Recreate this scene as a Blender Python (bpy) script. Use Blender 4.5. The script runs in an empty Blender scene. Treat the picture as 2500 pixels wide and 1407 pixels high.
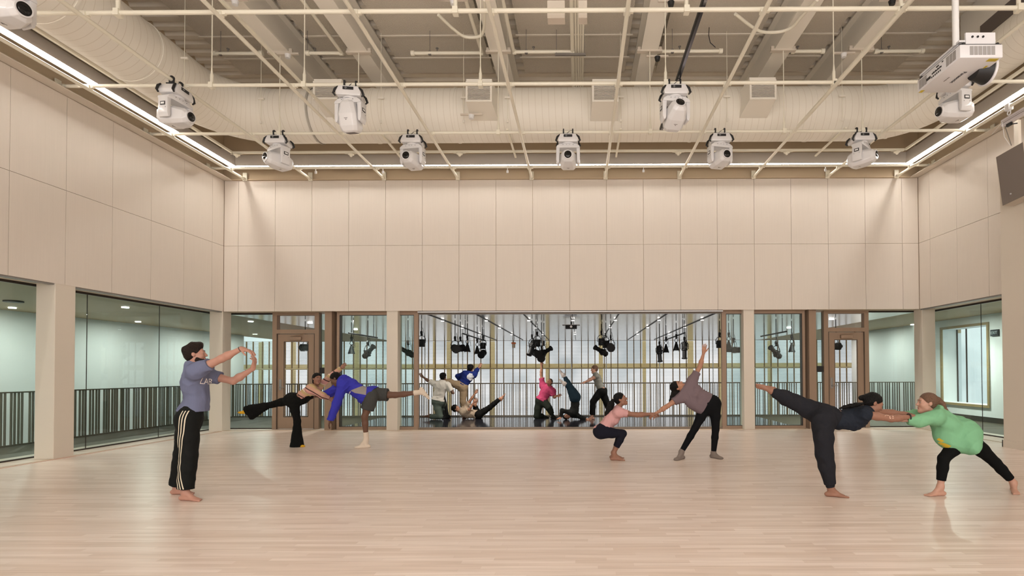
import bpy, bmesh, math, random
import numpy as np
from mathutils import Vector, Matrix, Euler
rnd = random.Random(7)
S = bpy.context.scene
COL = S.collection
PI = math.pi
# ------------------------------------------------------------------ camera
CF, CX, CY = 1306.60172, 1411.79668, 886.66065
YAW, PIT, ROL, EYE = -0.00317, 0.01613, -0.00325, 1.42
def _cam_rot():
    c, s = math.cos(YAW), math.sin(YAW)
    A = Matrix(((c, -s, 0), (s, c, 0), (0, 0, 1)))
    c, s = math.cos(PIT), math.sin(PIT)
    M = Matrix(((1, 0, 0), (0, c, s), (0, -s, c))) @ A
    c, s = math.cos(ROL), math.sin(ROL)
    return Matrix((c*M[0] + s*M[2], -s*M[0] + c*M[2], -M[1]))
CR = _cam_rot()
cam = bpy.data.cameras.new('camera'); camo = bpy.data.objects.new('camera', cam); COL.objects.link(camo)
camo.matrix_world = Matrix.Translation((0, 0, EYE)) @ CR.transposed().to_4x4()
cam.sensor_fit = 'HORIZONTAL'; cam.sensor_width = 36.0; cam.lens = CF*36/2500
cam.shift_x = (1250 - CX)/2500; cam.shift_y = (CY - 703.5)/2500
cam.clip_start = 0.05; cam.clip_end = 300
S.camera = camo
# a ray through a picture point, met with a plane y=.. / z=.. / x=.. (real places of things)
def ray(px, py): return CR.transposed() @ Vector(((px - CX)/CF, -(py - CY)/CF, -1.0))
def PY(px, py, Y): r = ray(px, py); return Vector((0, 0, EYE)) + r*(Y/r.y)
def PZ(px, py, Z): r = ray(px, py); return Vector((0, 0, EYE)) + r*((Z - EYE)/r.z)
def PX(px, py, X): r = ray(px, py); return Vector((0, 0, EYE)) + r*(X/r.x)
# ------------------------------------------------------------------ world, lights, exposure
S.view_settings.view_transform = 'Standard'; S.view_settings.look = 'None'
S.view_settings.gamma = 1; S.view_settings.use_curve_mapping = False
S.view_settings.exposure = -0.08
W = bpy.data.worlds.new('world'); S.world = W; W.use_nodes = True
nt = W.node_tree; bg = nt.nodes['Background']
tc = nt.nodes.new('ShaderNodeTexCoord'); nz = nt.nodes.new('ShaderNodeTexNoise'); nz.inputs['Scale'].default_value = 9; nz.inputs['Detail'].default_value = 3
rp = nt.nodes.new('ShaderNodeValToRGB'); rp.color_ramp.elements[0].position = .38; rp.color_ramp.elements[0].color = (.55, .60, .62, 1)
rp.color_ramp.elements[1].position = .62; rp.color_ramp.elements[1].color = (1, 1, 1, 1)
nt.links.new(tc.outputs['Generated'], nz.inputs['Vector']); nt.links.new(nz.outputs['Fac'], rp.inputs['Fac'])
nt.links.new(rp.outputs['Color'], bg.inputs['Color']); bg.inputs['Strength'].default_value = 1.2
def area(name, loc, rot, sx, sy, watts, color, portal=False):
    l = bpy.data.lights.new(name, 'AREA'); l.shape = 'RECTANGLE'; l.size = sx; l.size_y = sy; l.energy = watts; l.color = color
    if portal: l.cycles.is_portal = True
    o = bpy.data.objects.new(name, l); o.location = loc; o.rotation_euler = rot; COL.objects.link(o); return o
LEDCOL = (1.0, .96, .90)
LED_STRENGTH = 55.0
# added fill light at the unseen front wall, standing in for window daylight
area('front_wall_fill', (-.2, -3.86, 3.6), (PI/2, 0, 0), 15.5, 6.6, 1060, (1.0, .98, .97))
def disk(loc, watts, r=.07, color=(1, .93, .84), spread=2.2):
    l = bpy.data.lights.new('downlight_fill_lamp', 'AREA'); l.shape = 'DISK'; l.size = r*2; l.energy = watts; l.color = color; l.spread = spread
    o = bpy.data.objects.new('downlight_fill_lamp', l); o.location = loc; COL.objects.link(o); return o
# ------------------------------------------------------------------ room numbers
D, XL, XR = 13.01, -8.70, 8.26
GX0, GX1 = -9.22, 8.88          # side glazing planes
GY = 13.52                      # back glazing plane
YB = -4.0                       # wall behind the camera
ZT, ZS, ZB = 6.12, 4.517, 2.91  # panel top, seam, bottom
ZP = 6.18                       # pipe grid
ZD = 8.6                        # deck
AX0, AX1, AY1 = -13.85, 11.15, 22.0   # outer side walls and where they end
SY = 26.3                       # slatted facade
# ------------------------------------------------------------------ materials
MATS = {}
def mat(name, col, rough=.6, metal=0, spec=None, bump=None, noise=None, emit=None, alpha=None, coat=None):
    if name in MATS: return MATS[name]
    m = bpy.data.materials.new(name); m.use_nodes = True; MATS[name] = m
    n = m.node_tree.nodes; l = m.node_tree.links; b = n['Principled BSDF']
    b.inputs['Base Color'].default_value = (*col, 1); b.inputs['Roughness'].default_value = rough; b.inputs['Metallic'].default_value = metal
    if spec is not None: b.inputs['Specular IOR Level'].default_value = spec
    if coat: b.inputs['Coat Weight'].default_value = coat
    if emit: b.inputs['Emission Color'].default_value = (*emit[0], 1); b.inputs['Emission Strength'].default_value = emit[1]
    if noise or bump:
        t = n.new('ShaderNodeTexCoord')
    if noise:   # (scale, amount, stretch)
        mp = n.new('ShaderNodeMapping'); mp.inputs['Scale'].default_value = noise[2] if len(noise) > 2 else (1, 1, 1)
        z = n.new('ShaderNodeTexNoise'); z.inputs['Scale'].default_value = noise[0]; z.inputs['Detail'].default_value = 4
        mx = n.new('ShaderNodeMix'); mx.data_type = 'RGBA'
        mx.inputs[6].default_value = (*[c*(1-noise[1]) for c in col], 1); mx.inputs[7].default_value = (*[min(1, c*(1+noise[1])) for c in col], 1)
        l.new(t.outputs['Object'], mp.inputs[0]); l.new(mp.outputs[0], z.inputs['Vector']); l.new(z.outputs['Fac'], mx.inputs[0]); l.new(mx.outputs[2], b.inputs['Base Color'])
    if bump:    # (scale, strength, stretch)
        mp = n.new('ShaderNodeMapping'); mp.inputs['Scale'].default_value = bump[2] if len(bump) > 2 else (1, 1, 1)
        z = n.new('ShaderNodeTexNoise'); z.inputs['Scale'].default_value = bump[0]; z.inputs['Detail'].default_value = 3
        bp = n.new('ShaderNodeBump'); bp.inputs['Strength'].default_value = bump[1]; bp.inputs['Distance'].default_value = .02
        l.new(t.outputs['Object'], mp.inputs[0]); l.new(mp.outputs[0], z.inputs['Vector']); l.new(z.outputs['Fac'], bp.inputs['Height']); l.new(bp.outputs[0], b.inputs['Normal'])
    return m
def s2l(r, g, b): return tuple(((v/255+.055)/1.055)**2.4 if v > 10 else v/255/12.92 for v in (r, g, b))
def glass(name, tint, refl=1.0, ior=1.5):
    m = bpy.data.materials.new(name); m.use_nodes = True; n = m.node_tree.nodes; l = m.node_tree.links
    for x in list(n): n.remove(x)
    o = n.new('ShaderNodeOutputMaterial'); mix = n.new('ShaderNodeMixShader'); t = n.new('ShaderNodeBsdfTransparent'); g = n.new('ShaderNodeBsdfGlossy')
    lw = n.new('ShaderNodeLayerWeight'); lw.inputs['Blend'].default_value = .5
    pw = n.new('ShaderNodeMath'); pw.operation = 'POWER'; pw.inputs[1].default_value = 5; l.new(lw.outputs['Facing'], pw.inputs[0])
    ml = n.new('ShaderNodeMath'); ml.operation = 'MULTIPLY_ADD'; ml.inputs[1].default_value = .9*refl; ml.inputs[2].default_value = .045*refl; l.new(pw.outputs[0], ml.inputs[0])
    t.inputs['Color'].default_value = (*tint, 1); g.inputs['Roughness'].default_value = 0.0; g.inputs['Color'].default_value = (1, 1, 1, 1)
    l.new(ml.outputs[0], mix.inputs[0]); l.new(t.outputs[0], mix.inputs[1]); l.new(g.outputs[0], mix.inputs[2]); l.new(mix.outputs[0], o.inputs[0])
    MATS[name] = m; return m
# ------------------------------------------------------------------ mesh helpers
class MB:
    def __init__(s): s.bm = bmesh.new()
    def box(s, x0, y0, z0, x1, y1, z1, M=None, bevel=0):
        r = bmesh.ops.create_cube(s.bm, size=1); v = r['verts']
        T = Matrix.Translation(((x0+x1)/2, (y0+y1)/2, (z0+z1)/2)) @ Matrix.Diagonal((abs(x1-x0), abs(y1-y0), abs(z1-z0), 1))
        if M is not None: T = M @ T
        bmesh.ops.transform(s.bm, matrix=T, verts=v)
        if bevel:
            e = list({e for q in v for e in q.link_edges}); bmesh.ops.bevel(s.bm, geom=e, offset=bevel, segments=2, affect='EDGES', profile=.5)
        return s
    def tube(s, a, b, r, r2=None, n=12, caps=True):
        a, b = Vector(a), Vector(b); d = b-a
        if d.length < 1e-6: return s
        q = bmesh.ops.create_cone(s.bm, cap_ends=caps, segments=n, radius1=r, radius2=r if r2 is None else r2, depth=d.length)
        M = Matrix.Translation((a+b)/2) @ d.to_track_quat('Z', 'Y').to_matrix().to_4x4()
        bmesh.ops.transform(s.bm, matrix=M, verts=q['verts']); return s
    def sph(s, c, r, sc=(1, 1, 1), n=16, M=None):
        q = bmesh.ops.create_uvsphere(s.bm, u_segments=n, v_segments=max(6, n//2), radius=r)
        T = Matrix.Translation(c) @ (M.to_4x4() if M is not None else Matrix.Identity(4)) @ Matrix.Diagonal((*sc, 1))
        bmesh.ops.transform(s.bm, matrix=T, verts=q['verts']); return s
    def path(s, pts, r, n=8, closed=False):
        pts = [Vector(p) for p in pts]; rings = []; up = Vector((0, 0, 1))
        N = len(pts)
        for i, p in enumerate(pts):
            t = (pts[min(i+1, N-1)] - pts[max(i-1, 0)]).normalized()
            if abs(t.dot(up)) > .95: u = t.cross(Vector((1, 0, 0))).normalized()
            else: u = t.cross(up).normalized()
            if rings and u.dot(pu) < 0: u = -u
            pu = u; w = t.cross(u)
            rr = r[i] if isinstance(r, (list, tuple)) else r
            rings.append([s.bm.verts.new(p + (u*math.cos(2*PI*k/n) + w*math.sin(2*PI*k/n))*rr) for k in range(n)])
        for a, b in zip(rings, rings[1:]):
            for k in range(n): s.bm.faces.new((a[k], a[(k+1) % n], b[(k+1) % n], b[k]))
        s.bm.faces.new(rings[0][::-1]); s.bm.faces.new(rings[-1]); return s
    def prism(s, poly, axis, a, b):
        # poly: 2D points in the plane orthogonal to axis ('x': (y,z), 'y': (x,z), 'z': (x,y))
        def mk(p, t): return {'x': (t, p[0], p[1]), 'y': (p[0], t, p[1]), 'z': (p[0], p[1], t)}[axis]
        A = [s.bm.verts.new(mk(p, a)) for p in poly]; B = [s.bm.verts.new(mk(p, b)) for p in poly]; n = len(poly)
        for k in range(n): s.bm.faces.new((A[k], A[(k+1) % n], B[(k+1) % n], B[k]))
        s.bm.faces.new(A[::-1]); s.bm.faces.new(B); return s
    def hull(s, pts):
        v = [s.bm.verts.new(p) for p in pts]; bmesh.ops.convex_hull(s.bm, input=v); return s
    def xf(s, M): bmesh.ops.transform(s.bm, matrix=M, verts=s.bm.verts[:]); return s
def setp(o, label=None, cat=None, group=None, kind=None):
    for k, v in (('label', label), ('category', cat), ('group', group), ('kind', kind)):
        if v: o[k] = v
    return o
def link_mesh(name, me, m, parent=None, label=None, cat=None, group=None, kind=None, smooth=False):
    o = bpy.data.objects.new(name, me); COL.objects.link(o)
    for mm in (m if isinstance(m, (list, tuple)) else [m]): me.materials.append(mm)
    if smooth is True: me.polygons.foreach_set('use_smooth', [True]*len(me.polygons))
    if parent is not None:
        o.parent = parent
    return setp(o, label, cat, group, kind)
def obj(name, mb, m, parent=None, label=None, cat=None, group=None, kind=None, smooth=False, world=True):
    """world: the mesh was laid out in world space; it is moved so the object's origin sits at its base (or its parent's)"""
    bm = mb.bm; bmesh.ops.recalc_face_normals(bm, faces=bm.faces[:])
    off = None
    if world:
        if parent is not None:
            p = parent; off = Vector((0, 0, 0))
            while p is not None: off += p.location; p = p.parent
        else:
            vs = [v.co for v in bm.verts]; xs = [v.x for v in vs]; ys = [v.y for v in vs]; zs = [v.z for v in vs]
            off = Vector(((min(xs)+max(xs))/2, (min(ys)+max(ys))/2, min(zs)))
        bmesh.ops.translate(bm, vec=-off, verts=bm.verts[:])
    me = bpy.data.meshes.new(name); bm.to_mesh(me); bm.free()
    if smooth == 'auto':
        me.polygons.foreach_set('use_smooth', [True]*len(me.polygons)); me.set_sharp_from_angle(angle=math.radians(40))
    o = link_mesh(name, me, m, parent, label, cat, group, kind, smooth is True)
    if world and parent is None: o.location = off
    return o
def empty(name, loc, label=None, cat=None, group=None, kind=None, parent=None):
    o = bpy.data.objects.new(name, None); COL.objects.link(o); o.location = loc; o.empty_display_size = .1
    if parent: o.parent = parent
    return setp(o, label, cat, group, kind)
def copy_tree(o, parent=None):
    c = o.copy(); COL.objects.link(c)
    if parent is not None: c.parent = parent
    for ch in [q for q in bpy.data.objects if q.parent == o]: copy_tree(ch, c)
    return c
ORD = ['first', 'second', 'third', 'fourth', 'fifth', 'sixth', 'seventh', 'eighth', 'ninth', 'tenth', 'eleventh', 'twelfth', 'thirteenth', 'fourteenth', 'fifteenth', 'sixteenth']
def text_mesh(s, size, depth=.001):
    cu = bpy.data.curves.new('t', 'FONT'); cu.body = s; cu.size = size; cu.extrude = depth; cu.align_x = 'CENTER'; cu.align_y = 'CENTER'
    o = bpy.data.objects.new('t', cu); COL.objects.link(o); dg = bpy.context.evaluated_depsgraph_get()
    me = bpy.data.meshes.new_from_object(o.evaluated_get(dg)); bpy.data.objects.remove(o); bpy.data.curves.remove(cu); me.materials.clear(); return me
# ================================================================== materials of the setting
def floor_mat():
    m = bpy.data.materials.new('maple_floor'); m.use_nodes = True; n = m.node_tree.nodes; l = m.node_tree.links; b = n['Principled BSDF']
    t = n.new('ShaderNodeTexCoord'); br = n.new('ShaderNodeTexBrick')
    br.offset = .37; br.offset_frequency = 2; br.squash = 1
    br.inputs['Scale'].default_value = 1; br.inputs['Brick Width'].default_value = .85; br.inputs['Row Height'].default_value = .057
    br.inputs['Mortar Size'].default_value = .0006; br.inputs['Mortar Smooth'].default_value = .3; br.inputs['Bias'].default_value = 0
    br.inputs['Color1'].default_value = (*s2l(238, 222, 211), 1); br.inputs['Color2'].default_value = (*s2l(220, 200, 185), 1); br.inputs['Mortar'].default_value = (*s2l(204, 182, 165), 1)
    # shift rows at random so the butt joints do not line up
    sep = n.new('ShaderNodeSeparateXYZ'); cmb = n.new('ShaderNodeCombineXYZ'); dv = n.new('ShaderNodeMath'); dv.operation = 'DIVIDE'; dv.inputs[1].default_value = .057
    fl = n.new('ShaderNodeMath'); fl.operation = 'FLOOR'; wn = n.new('ShaderNodeTexWhiteNoise'); wn.noise_dimensions = '1D'
    mu = n.new('ShaderNodeMath'); mu.operation = 'MULTIPLY_ADD'; mu.inputs[1].default_value = 5.0
    l.new(t.outputs['Object'], sep.inputs[0]); l.new(sep.outputs['Y'], dv.inputs[0]); l.new(dv.outputs[0], fl.inputs[0]); l.new(fl.outputs[0], wn.inputs['W'])
    l.new(wn.outputs['Value'], mu.inputs[0]); l.new(sep.outputs['X'], mu.inputs[2]); l.new(mu.outputs[0], cmb.inputs['X']); l.new(sep.outputs['Y'], cmb.inputs['Y'])
    l.new(cmb.outputs[0], br.inputs['Vector'])
    # grain and slow tone drift
    mp = n.new('ShaderNodeMapping'); mp.inputs['Scale'].default_value = (.9, 22, 1); nz = n.new('ShaderNodeTexNoise'); nz.inputs['Scale'].default_value = 1.6; nz.inputs['Detail'].default_value = 6
    l.new(cmb.outputs[0], mp.inputs[0]); l.new(mp.outputs[0], nz.inputs['Vector'])
    r = n.new('ShaderNodeValToRGB'); r.color_ramp.elements[0].position = .32; r.color_ramp.elements[0].color = (.85, .83, .80, 1); r.color_ramp.elements[1].position = .62; r.color_ramp.elements[1].color = (1, 1, 1, 1)
    l.new(nz.outputs['Fac'], r.inputs['Fac'])
    mx = n.new('ShaderNodeMix'); mx.data_type = 'RGBA'; mx.blend_type = 'MULTIPLY'; mx.inputs[0].default_value = 1
    l.new(br.outputs['Color'], mx.inputs[6]); l.new(r.outputs['Color'], mx.inputs[7]); l.new(mx.outputs[2], b.inputs['Base Color'])
    b.inputs['Roughness'].default_value = .31; b.inputs['Specular IOR Level'].default_value = .5
    bp = n.new('ShaderNodeBump'); bp.inputs['Strength'].default_value = .25; bp.inputs['Distance'].default_value = .002
    l.new(nz.outputs['Fac'], bp.inputs['Height']); l.new(bp.outputs[0], b.inputs['Normal'])
    return m
M_floor = floor_mat()
M_panel = mat('perforated_maple_panel', s2l(216, 205, 193), .6, noise=(3, .035, (18, 18, .5)), bump=(300, .12))
M_paint = mat('cream_paint', s2l(214, 203, 188), .6)
M_pipe = mat('cream_pipe_enamel', s2l(238, 232, 214), .35)
M_tan = mat('shaded_tan_wall', s2l(198, 178, 150), .75)  # tan stands in for the dim light on the off-white upper wall
M_trimw = mat('cream_trim', s2l(222, 206, 186), .5)
M_oak = mat('bleached_oak_frame', s2l(152, 127, 106), .5, noise=(4, .07, (6, 6, .6)))
M_dkframe = mat('dark_bronze', s2l(58, 48, 42), .4, .3)
M_deck = mat('painted_deck', s2l(232, 224, 210), .7)
M_tectum = mat('wood_wool_board', s2l(214, 205, 190), .9, noise=(60, .20), bump=(55, .9))
M_beam = mat('beam_paint', s2l(242, 236, 224), .55)
M_duct = mat('duct_paint', s2l(240, 234, 222), .5)
M_grey = mat('satin_grey_metal', s2l(150, 146, 142), .4, .6)
M_black = mat('matte_black', (.012, .012, .013), .5)
M_white = mat('white_plastic', s2l(232, 231, 230), .28)
M_glassg = glass('green_glass', (.83, .925, .91), .75)
M_glassc = glass('clear_glass', (.985, .99, .99), .5)
M_galwall = mat('white_plaster', s2l(236, 240, 240), .7)
M_galceil = mat('polished_aluminium_ceiling', s2l(198, 196, 192), .16, .75, noise=(2, .05, (.4, 6, 1)))
M_corrceil = mat('oak_slat_ceiling', s2l(180, 156, 118), .5, noise=(3, .12, (.4, 10, 1)))
M_carpet = mat('olive_corridor_floor', s2l(72, 66, 50), .5, noise=(5, .12, (1, 12, 1)))
M_marley = mat('black_dance_vinyl', (.022, .022, .028), .11, bump=(6, .05))
M_rail = mat('bronze_railing', s2l(92, 84, 70), .45, .3)
M_led = mat('led_diffuser', (1, 1, 1), .5, emit=(LEDCOL, LED_STRENGTH))
M_sill = mat('threshold', s2l(196, 174, 152), .5)
def dkseam(): return mat('seam_shadow_gap', s2l(120, 100, 80), .9)
# ================================================================== floors and walls
o = obj('floor', MB().box(XL-.9, YB, -.25, XR+1.0, GY+.02, 0), M_floor, kind='structure')
# the object texture must start from the room, keep the origin at zero
o.data.transform(Matrix.Translation(o.location)); o.location = (0, 0, 0)
obj('trim_1', MB().box(XL-.06, YB, .0, XL+.0, D, .006), M_sill, kind='structure')
obj('trim_2', MB().box(XR, 10.0, .0, XR+.06, D, .006), M_sill, kind='structure')
obj('trim_3', MB().box(XL, D+.0, .0, XR, D+.10, .008), M_sill, kind='structure')
mb = MB().box(XL+.055, YB, .0, XL+.062, D-.1, .004)
obj('trim_4', mb, mat('red_floor_line', s2l(190, 132, 112), .5), kind='structure')
def panel_wall(name, axis, c, sgn, a0, a1, seams, z0, z1, zm, zfill):
    """axis x: wall across x at y=c, facing -y ; axis y: wall along y at x=c, facing sgn"""
    t = .03
    bk = MB()
    if axis == 'x': bk.box(a0-.2, c+t*.5, z0+.02, a1+.2, c+.3, zfill)
    else: bk.box(c if sgn > 0 else c, a0, z0+.02, c-sgn*.3, a1, zfill) if False else bk.box(c-sgn*t*.5, a0, z0+.02, c-sgn*.3, a1, zfill)
    w = obj(name, bk, M_tan, kind='structure')
    g = .0035
    for (q0, q1) in zip(seams, seams[1:]):
        for (h0, h1) in ((z0, zm), (zm, z1)):
            p = MB()
            if axis == 'x': p.box(q0+g, c-.004, h0+g, q1-g, c+t*.5, h1-g)
            else: p.box(c+sgn*.004, q0+g, h0+g, c-sgn*t*.5, q1-g, h1-g)
            obj('wall_panel', p, M_panel, w)
    return w
bs = [XL] + [-1.142+.9*(k-8) for k in range(19)] + [XR]
panel_wall('wall_back', 'x', D, -1, XL, XR, bs, ZB, ZT, ZS, ZD+.2)
ls = [D] + [D-.419-.9*k for k in range(19)] + [YB]
ls = ls[::-1]
panel_wall('wall_left', 'y', XL, 1, YB, D, ls, ZB, ZT, ZS, ZD+.2)
rs = [D] + [D-.419-.9*k for k in range(19)] + [YB]
panel_wall('wall_right', 'y', XR, -1, YB, D, rs[::-1], ZB, ZT, ZS, ZD+.2)
obj('wall_front', MB().box(XL-.9, YB-.3, 0, XR+1, YB, ZD+.2), M_panel, kind='structure')
# dark reveal strips in the room corners
obj('trim_5', MB().box(XL+.004, D-.012, ZB, XL+.012, D-.004, ZT), dkseam(), kind='structure')
obj('trim_6', MB().box(XR-.014, D-.012, ZB, XR-.004, D-.004, ZT), dkseam(), kind='structure')
# ledge that tops the panelling
mb = MB().box(XL, YB, ZT+.005, XL+.21, D, ZT+.022)
obj('trim_7', mb, M_paint, kind='structure')
obj('trim_8', MB().box(XR-.21, YB, ZT+.005, XR, D, ZT+.022), M_paint, kind='structure')
obj('trim_9', MB().box(XL+.21, D-.05, ZT+.005, XR-.21, D, ZT+.022), M_tan, kind='structure')  # back ledge in tan: its shade is put into the colour
# soffits between panelling and glazing
obj('trim_10', MB().box(XL-.82, YB, ZB+.02, XL-.02, GY+.3, ZB+.25), M_trimw, kind='structure')
obj('trim_11', MB().box(XR+.02, YB, ZB+.02, XR+.92, GY+.3, ZB+.25), M_trimw, kind='structure')
obj('trim_12', MB().box(XL, D+.02, ZB+.02, XR, GY+.3, ZB+.25), M_trimw, kind='structure')
obj('trim_13', MB().box(-3.97, 13.10, 2.875, 3.5, 13.16, 2.93), M_dkframe, kind='structure')
obj('trim_14', MB().box(-3.97, 13.06, 2.878, 3.5, 13.10, 2.904), M_white, kind='structure')  # plain white strip painting the glow of the header LED line
# ================================================================== columns
def column(x0, y0, x1, y1):
    obj('column', MB().box(x0, y0, 0, x1, y1, ZB+.03, bevel=.008), M_paint, kind='structure')
cy = PZ(122, 1122, 0).y
column(-9.02, cy, -8.70, cy+.36)
column(-9.02, D-.02, -8.70, D+.30)
column(-9.02, cy-4.2, -8.70, cy-3.84)
column(XR+.04, D-.02, XR+.36, D+.30)
column(-4.72, 13.04, -4.45, 13.36)
column(3.99, 13.04, 4.25, 13.36)
# pier at the right
obj('wall_right_pier', MB().box(7.84, -4.0, 0, XR+.9, 9.95, 5.02), M_paint, kind='structure')
obj('baseboard_right', MB().box(7.82, -4.0, 0, 7.84, 9.97, .13).box(7.82, 9.95, 0, XR+.3, 9.97, .13), M_paint, kind='structure')
mb = MB().box(7.93, 9.62, 5.02, 7.98, 9.72, 5.95)
obj('trim_15', mb, M_paint, kind='structure')
# ================================================================== glazing of the side bays
wn = [0]
def window(mbg, gm, frame=None, fm=None, extra=()):
    wn[0] += 1
    w = empty('window_%d' % wn[0], (0, 0, 0), kind='structure')
    obj('pane', mbg, gm, w)
    if frame: obj('window_frame', frame, fm or M_dkframe, w)
    for nm, b, m in extra: obj(nm, b, m, w)
    return w
zg0, zg1 = .02, 2.89
# left side: panes between joints
jl = [YB, 1.2, 3.2, 5.2, 7.2, PX(155, 1000, GX0).y, PX(211, 900, GX0).y, PX(388, 900, GX0).y, GY]
for a, b in zip(jl, jl[1:]):
    window(MB().box(GX0-.006, a+.006, zg0, GX0+.006, b-.006, zg1), M_glassg)
jr = [9.6, PX(2397, 900, GX1).y, GY]
for a, b in zip(jr, jr[1:]):
    window(MB().box(GX1-.006, a+.006, zg0, GX1+.006, b-.006, zg1), M_glassg)
for nm, x, ya in (('trim_16', GX0, YB), ('trim_17', GX1, 9.6)):
    mb = MB().box(x-.02, ya, 0, x+.02, GY, .022).box(x-.02, ya, zg1, x+.02, GY, ZB+.03)
    for q in (jl if x < 0 else jr)[1:-1]: mb.box(x-.007, q-.0025, .02, x+.007, q+.0025, zg1)
    obj(nm, mb, M_dkframe, kind='structure')
# inner tracks under the soffit
obj('trim_18', MB().box(XL-.12, YB, ZB-.02, XL-.02, D+.0, ZB+.02), M_grey, kind='structure')
obj('trim_19', MB().box(XR+.02, 9.9, ZB-.02, XR+.12, D+.0, ZB+.02), M_grey, kind='structure')
# back: fixed panes either side of the doors
def bx(px): return PY(px, 900, GY).x
def cx_(px): return PY(px, 900, 13.25).x
window(MB().box(GX0, GY-.006, zg0, bx(670), GY+.006, zg1), M_glassg, MB().box(GX0, GY-.02, 0, bx(670), GY+.02, .025).box(GX0, GY-.02, zg1, bx(670), GY+.02, ZB+.03))
window(MB().box(bx(2117), GY-.006, zg0, GX1, GY+.006, zg1), M_glassg, MB().box(bx(2117), GY-.02, 0, GX1, GY+.02, .025).box(bx(2117), GY-.02, zg1, GX1, GY+.02, ZB+.03))
# ---- doors
def door(n, hx0, hx1, hinge):
    """hx0..hx1 outer frame in x at the back glazing plane"""
    y = GY
    d = empty('door_%d' % n, ((hx0+hx1)/2, y, 0), kind='structure')
    fw = .11
    fr = MB()
    fr.box(hx0, y-.10, 0, hx0+fw, y+.05, ZB+.03).box(hx1-fw, y-.10, 0, hx1, y+.05, ZB+.03)
    fr.box(hx0+fw, y-.10, 2.86, hx1-fw, y+.05, ZB+.03).box(hx0+fw, y-.10, 2.40, hx1-fw, y+.05, 2.50)
    obj('door_frame', fr, M_oak, d)
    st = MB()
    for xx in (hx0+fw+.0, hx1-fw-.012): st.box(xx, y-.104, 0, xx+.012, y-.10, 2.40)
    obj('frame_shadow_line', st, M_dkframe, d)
    obj('transom_pane', MB().box(hx0+fw, y-.01, 2.5, hx1-fw, y+.0, 2.86), M_glassc, d)
    a, b = hx0+fw+.015, hx1-fw-.015
    w = b-a; s = .15
    lf = MB().box(a, y-.07, .012, a+s, y-.02, 2.385).box(b-s, y-.07, .012, b, y-.02, 2.385).box(a+s, y-.07, 2.19, b-s, y-.02, 2.385).box(a+s, y-.07, .012, b-s, y-.02, .31)
    leaf = obj('door_leaf', lf, M_oak, d)
    obj('glass_lite', MB().box(a+s, y-.05, .31, b-s, y-.04, 2.19), M_glassc, leaf)
    gb = MB().box(a+s, y-.072, .30, a+s+.012, y-.07, 2.2).box(b-s-.012, y-.072, .30, b-s, y-.07, 2.2).box(a+s, y-.072, 2.19, b-s, y-.07, 2.202).box(a+s, y-.072, .30, b-s, y-.07, .312)
    obj('glazing_bead', gb, M_dkframe, leaf)
    mx = (a+b)/2
    cl = MB().box(mx-.15, y-.14, 2.23, mx+.15, y-.07, 2.32, bevel=.01)
    cl.tube((mx-.12, y-.11, 2.33), (mx+.18, y-.2, 2.37), .01).tube((mx+.18, y-.2, 2.37), (mx+.2, y-.1, 2.40), .01)
    obj('door_closer', cl, M_oak, leaf)
    hs = -1 if hinge > 0 else 1
    hx = (a+s*.45) if hinge > 0 else (b-s*.45)
    hd = MB().box(hx-.03, y-.085, .98, hx+.03, y-.07, 1.25, bevel=.004).tube((hx, y-.07, 1.05), (hx, y-.14, 1.05), .012).tube((hx, y-.135, 1.05), (hx+.12*(-hs), y-.135, 1.05), .011)
    obj('door_handle', hd, M_grey, leaf, label='brushed metal lever handle')
    return d
door(1, bx(670), bx(783), 1)
door(2, bx(2008), bx(2117), 1)
# slivers of glass beside the doors
window(MB().box(bx(783), GY-.006, .02, bx(797), GY+.006, zg1), M_glassg)
window(MB().box(bx(1990), GY-.006, .02, bx(2008), GY+.006, zg1), M_glassg)
# small black panels on the glass
for a, b in ((775, 797), (1991, 2010)):
    obj('trim_%d' % (26 if a < 1000 else 27), MB().box(bx(a), GY-.05, 1.39, bx(b), GY-.03, 1.54), M_black, kind='structure')
# ---- sliding wall fronts (centre)
yf = 13.25
def sliding(x0, x1, gm, fwL, fwR, y=yf):
    fr = MB().box(x0, y-.05, 0, x0+fwL, y+.05, ZB+.02).box(x1-fwR, y-.05, 0, x1, y+.05, ZB+.02)
    fr.box(x0+fwL, y-.05, 0, x1-fwR, y+.05, .075).box(x0+fwL, y-.05, 2.84, x1-fwR, y+.05, ZB+.02)
    wn[0] += 1
    w = empty('window_%d' % wn[0], ((x0+x1)/2, y, 0), kind='structure')
    obj('window_frame', fr, M_oak, w)
    ed = MB().box(x0+fwL, y-.046, .087, x0+fwL+.014, y+.0, 2.825).box(x1-fwR-.014, y-.046, .087, x1-fwR, y, 2.825).box(x0+fwL, y-.046, 2.826, x1-fwR, y, 2.84).box(x0+fwL, y-.046, .075, x1-fwR, y, .086)
    obj('gasket', ed, M_dkframe, w)
    obj('pane', MB().box(x0+fwL, y-.01, .075, x1-fwR, y+.002, 2.84), gm, w)
sliding(cx_(824), cx_(1022), M_glassg, .065, .10)
sliding(cx_(1762), cx_(1964), M_glassg, .10, .065)
wn[0] += 1
ww = empty('window_%d' % wn[0], (0, yf, 0), kind='structure')
obj('window_frame', MB().box(cx_(1022), yf-.05, 0, cx_(1762), yf+.05, .05).box(cx_(1022), yf-.05, 2.85, cx_(1762), yf+.05, ZB+.02), mat('grey_bronze_sill', s2l(120, 106, 92), .4, .3), ww)
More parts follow.
